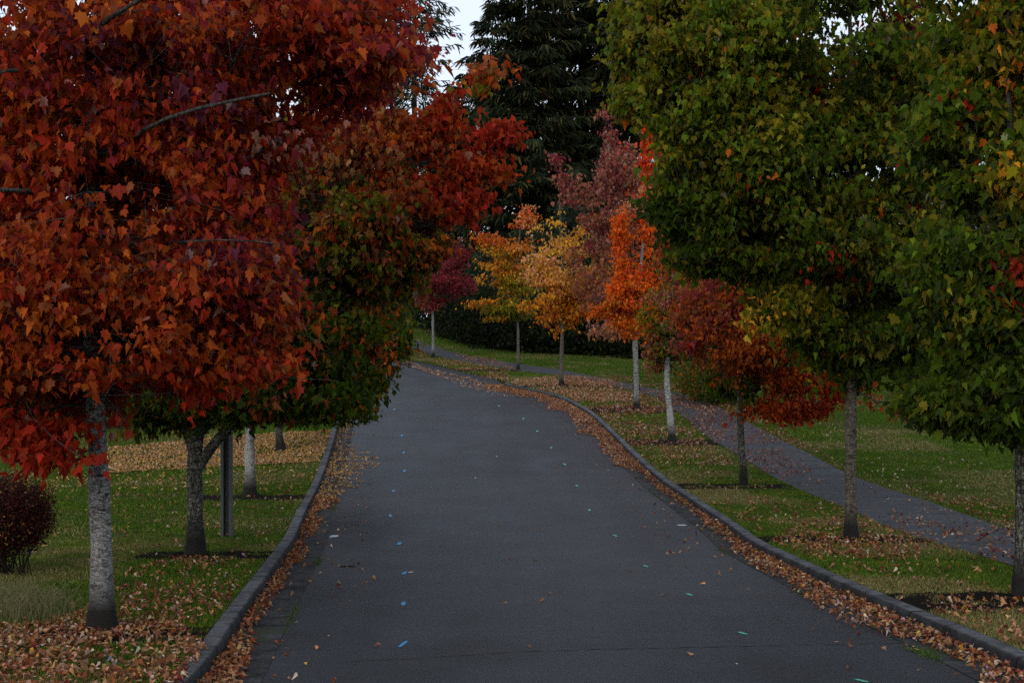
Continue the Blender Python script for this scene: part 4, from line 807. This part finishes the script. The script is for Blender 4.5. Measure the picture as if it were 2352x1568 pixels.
region([(480, 1640), (2450, 1640), (1600, 1180), (1200, 900), (930, 850), (820, 960)], .16, dict(f_tan=4, f_pink=3, f_pale=1, f_brn=1.5), .085, 60, road=True, clump=0, pile=0, tilt=.5)
flush("fallen_leaves", "single leaves lying on the asphalt")
# small weeds at the gutter seams
r_ = np.random.default_rng(5); wz = np.concatenate([r_.normal(c, s, n) for c, s, n in ((14.2, .25, 500), (18.5, .3, 160), (23.5, .5, 200), (34, .8, 200))]); wx = np.interp(wz, *gr_) + r_.normal(0, .05, len(wz))
wz2 = np.concatenate([r_.normal(c, s, n) for c, s, n in ((16.6, .5, 300), (21.8, .3, 220), (31, .6, 220), (38, 1, 200))]); wx2 = np.interp(wz2, *gl) + r_.normal(0, .03, len(wz2))
xw, zw = np.concatenate([wx, wx2]), np.concatenate([wz, wz2]); n = len(xw); h0 = road_h(zw); hh = r_.uniform(.01, .035, n); a = r_.uniform(0, 6.28, n)
V = np.stack([np.stack([xw - .006 * np.cos(a), zw - .006 * np.sin(a), h0], 1), np.stack([xw + .006 * np.cos(a), zw + .006 * np.sin(a), h0], 1), np.stack([xw + r_.normal(0, .02, n), zw + r_.normal(0, .02, n), h0 + hh], 1)], 1).reshape(-1, 3)
tag(mesh_obj("weeds", V, np.arange(3 * n).reshape(-1, 3), M_GRASS, col=np.repeat(np.array([[.05, .085, .012]]) * r_.lognormal(0, .3, (n, 1)), 3, axis=0)), "tiny green weeds in the gutter seams", kind="stuff")

# ------------------------------------------------------------------ post, stone, stick
M_POST = plain("post_grey", (.060, .066, .068), .7, .25, 30); M_POSTD = plain("post_dark", (.012, .013, .014), .6, .2, 30); M_BOLT = plain("bolt", (.08, .16, .18), .4, .1)
def box(name, x0, x1, y0, y1, z0, z1, mat, parent, origin, bev=.006):
    V = [(x, y, z) for z in (z0, z1) for x, y in ((x0 + bev, y0), (x1 - bev, y0), (x1, y0 + bev), (x1, y1 - bev), (x1 - bev, y1), (x0 + bev, y1), (x0, y1 - bev), (x0, y0 + bev))]
    Fc = [(k, (k + 1) % 8, (k + 1) % 8 + 8, k + 8) for k in range(8)] + [tuple(range(7, -1, -1)), tuple(range(8, 16))]
    return mesh_obj(name, V, Fc, mat, parent=parent, origin=origin)
zp_ = float(zrow(1232)); xp = fx(521, zp_); gp = float(turf(xp, zp_)); s_ = zp_ / FP
post = empty("post", (xp, zp_, gp)); tag(post, "tall grey channel post with a dark recessed middle between the left trees", "post")
top = gp + 2.75
box("side_rail", xp - 13 * s_, xp - 6 * s_, zp_ - .06, zp_ + .06, gp - .1, top, M_POST, post, (xp, zp_, gp)); box("side_rail", xp + 6 * s_, xp + 13 * s_, zp_ - .06, zp_ + .06, gp - .1, top, M_POST, post, (xp, zp_, gp))
box("web", xp - 6 * s_, xp + 6 * s_, zp_ + .01, zp_ + .04, gp - .1, top - .003, M_POSTD, post, (xp, zp_, gp), .001)
for k, dz_ in enumerate((.28, .72)):
    V, Fc = tube([(xp, zp_ + .012, gp + dz_), (xp, zp_ + .002, gp + dz_), (xp, zp_ - .004, gp + dz_)], [.012, .012, .007], 8) if False else (None, None)
    ang = np.linspace(0, 2 * np.pi, 8, endpoint=False); V = [(xp + .012 * math.cos(a), zp_ + .012, gp + dz_ + .012 * math.sin(a)) for a in ang] + [(xp + .009 * math.cos(a), zp_ - .002, gp + dz_ + .009 * math.sin(a)) for a in ang]
    mesh_obj("bolt", V, [(q, (q + 1) % 8, (q + 1) % 8 + 8, q + 8) for q in range(8)] + [tuple(range(8, 16))], M_BOLT, parent=post, origin=(xp, zp_, gp))
def rock(px, py, r, label):
    rr = np.random.default_rng(3); x, z = P(px, py); g = float(turf(x, z)); V = []; n = 10; m = 6
    for i in range(m + 1):
        for k in range(n):
            a = 2 * math.pi * k / n; ph = math.pi * i / m; q = 1 + rr.normal(0, .08) if 0 < i < m else 1
            V.append((float(x) + r * q * math.sin(ph) * math.cos(a), float(z) + r * .8 * q * math.sin(ph) * math.sin(a), g + .02 + r * .6 * (1 + math.cos(ph) * q) * .7))
    Fc = [(i * n + k, i * n + (k + 1) % n, (i + 1) * n + (k + 1) % n, (i + 1) * n + k) for i in range(m) for k in range(n)]
    tag(mesh_obj("stone", V, Fc, plain("stone", (.25, .28, .33), .6, .4, 60), smooth=True), label, "stone")
rock(70, 1274, .05, "small blue-grey stone in the grass beside the dark red bush")
x, z = P(799, 1302, True); x, z = float(x), float(z); g = float(road_h(z)) + .008
V, Fc = tube([(x - .12, z - .02, g), (x - .06, z + .01, g + .008), (x, z, g + .004), (x + .06, z + .015, g + .008), (x + .11, z, g)], [.006, .01, .012, .01, .005], 6)
tag(mesh_obj("stick", V, Fc, M_CRACK, smooth=True), "short dark stick lying on the asphalt in the left lane", "stick")
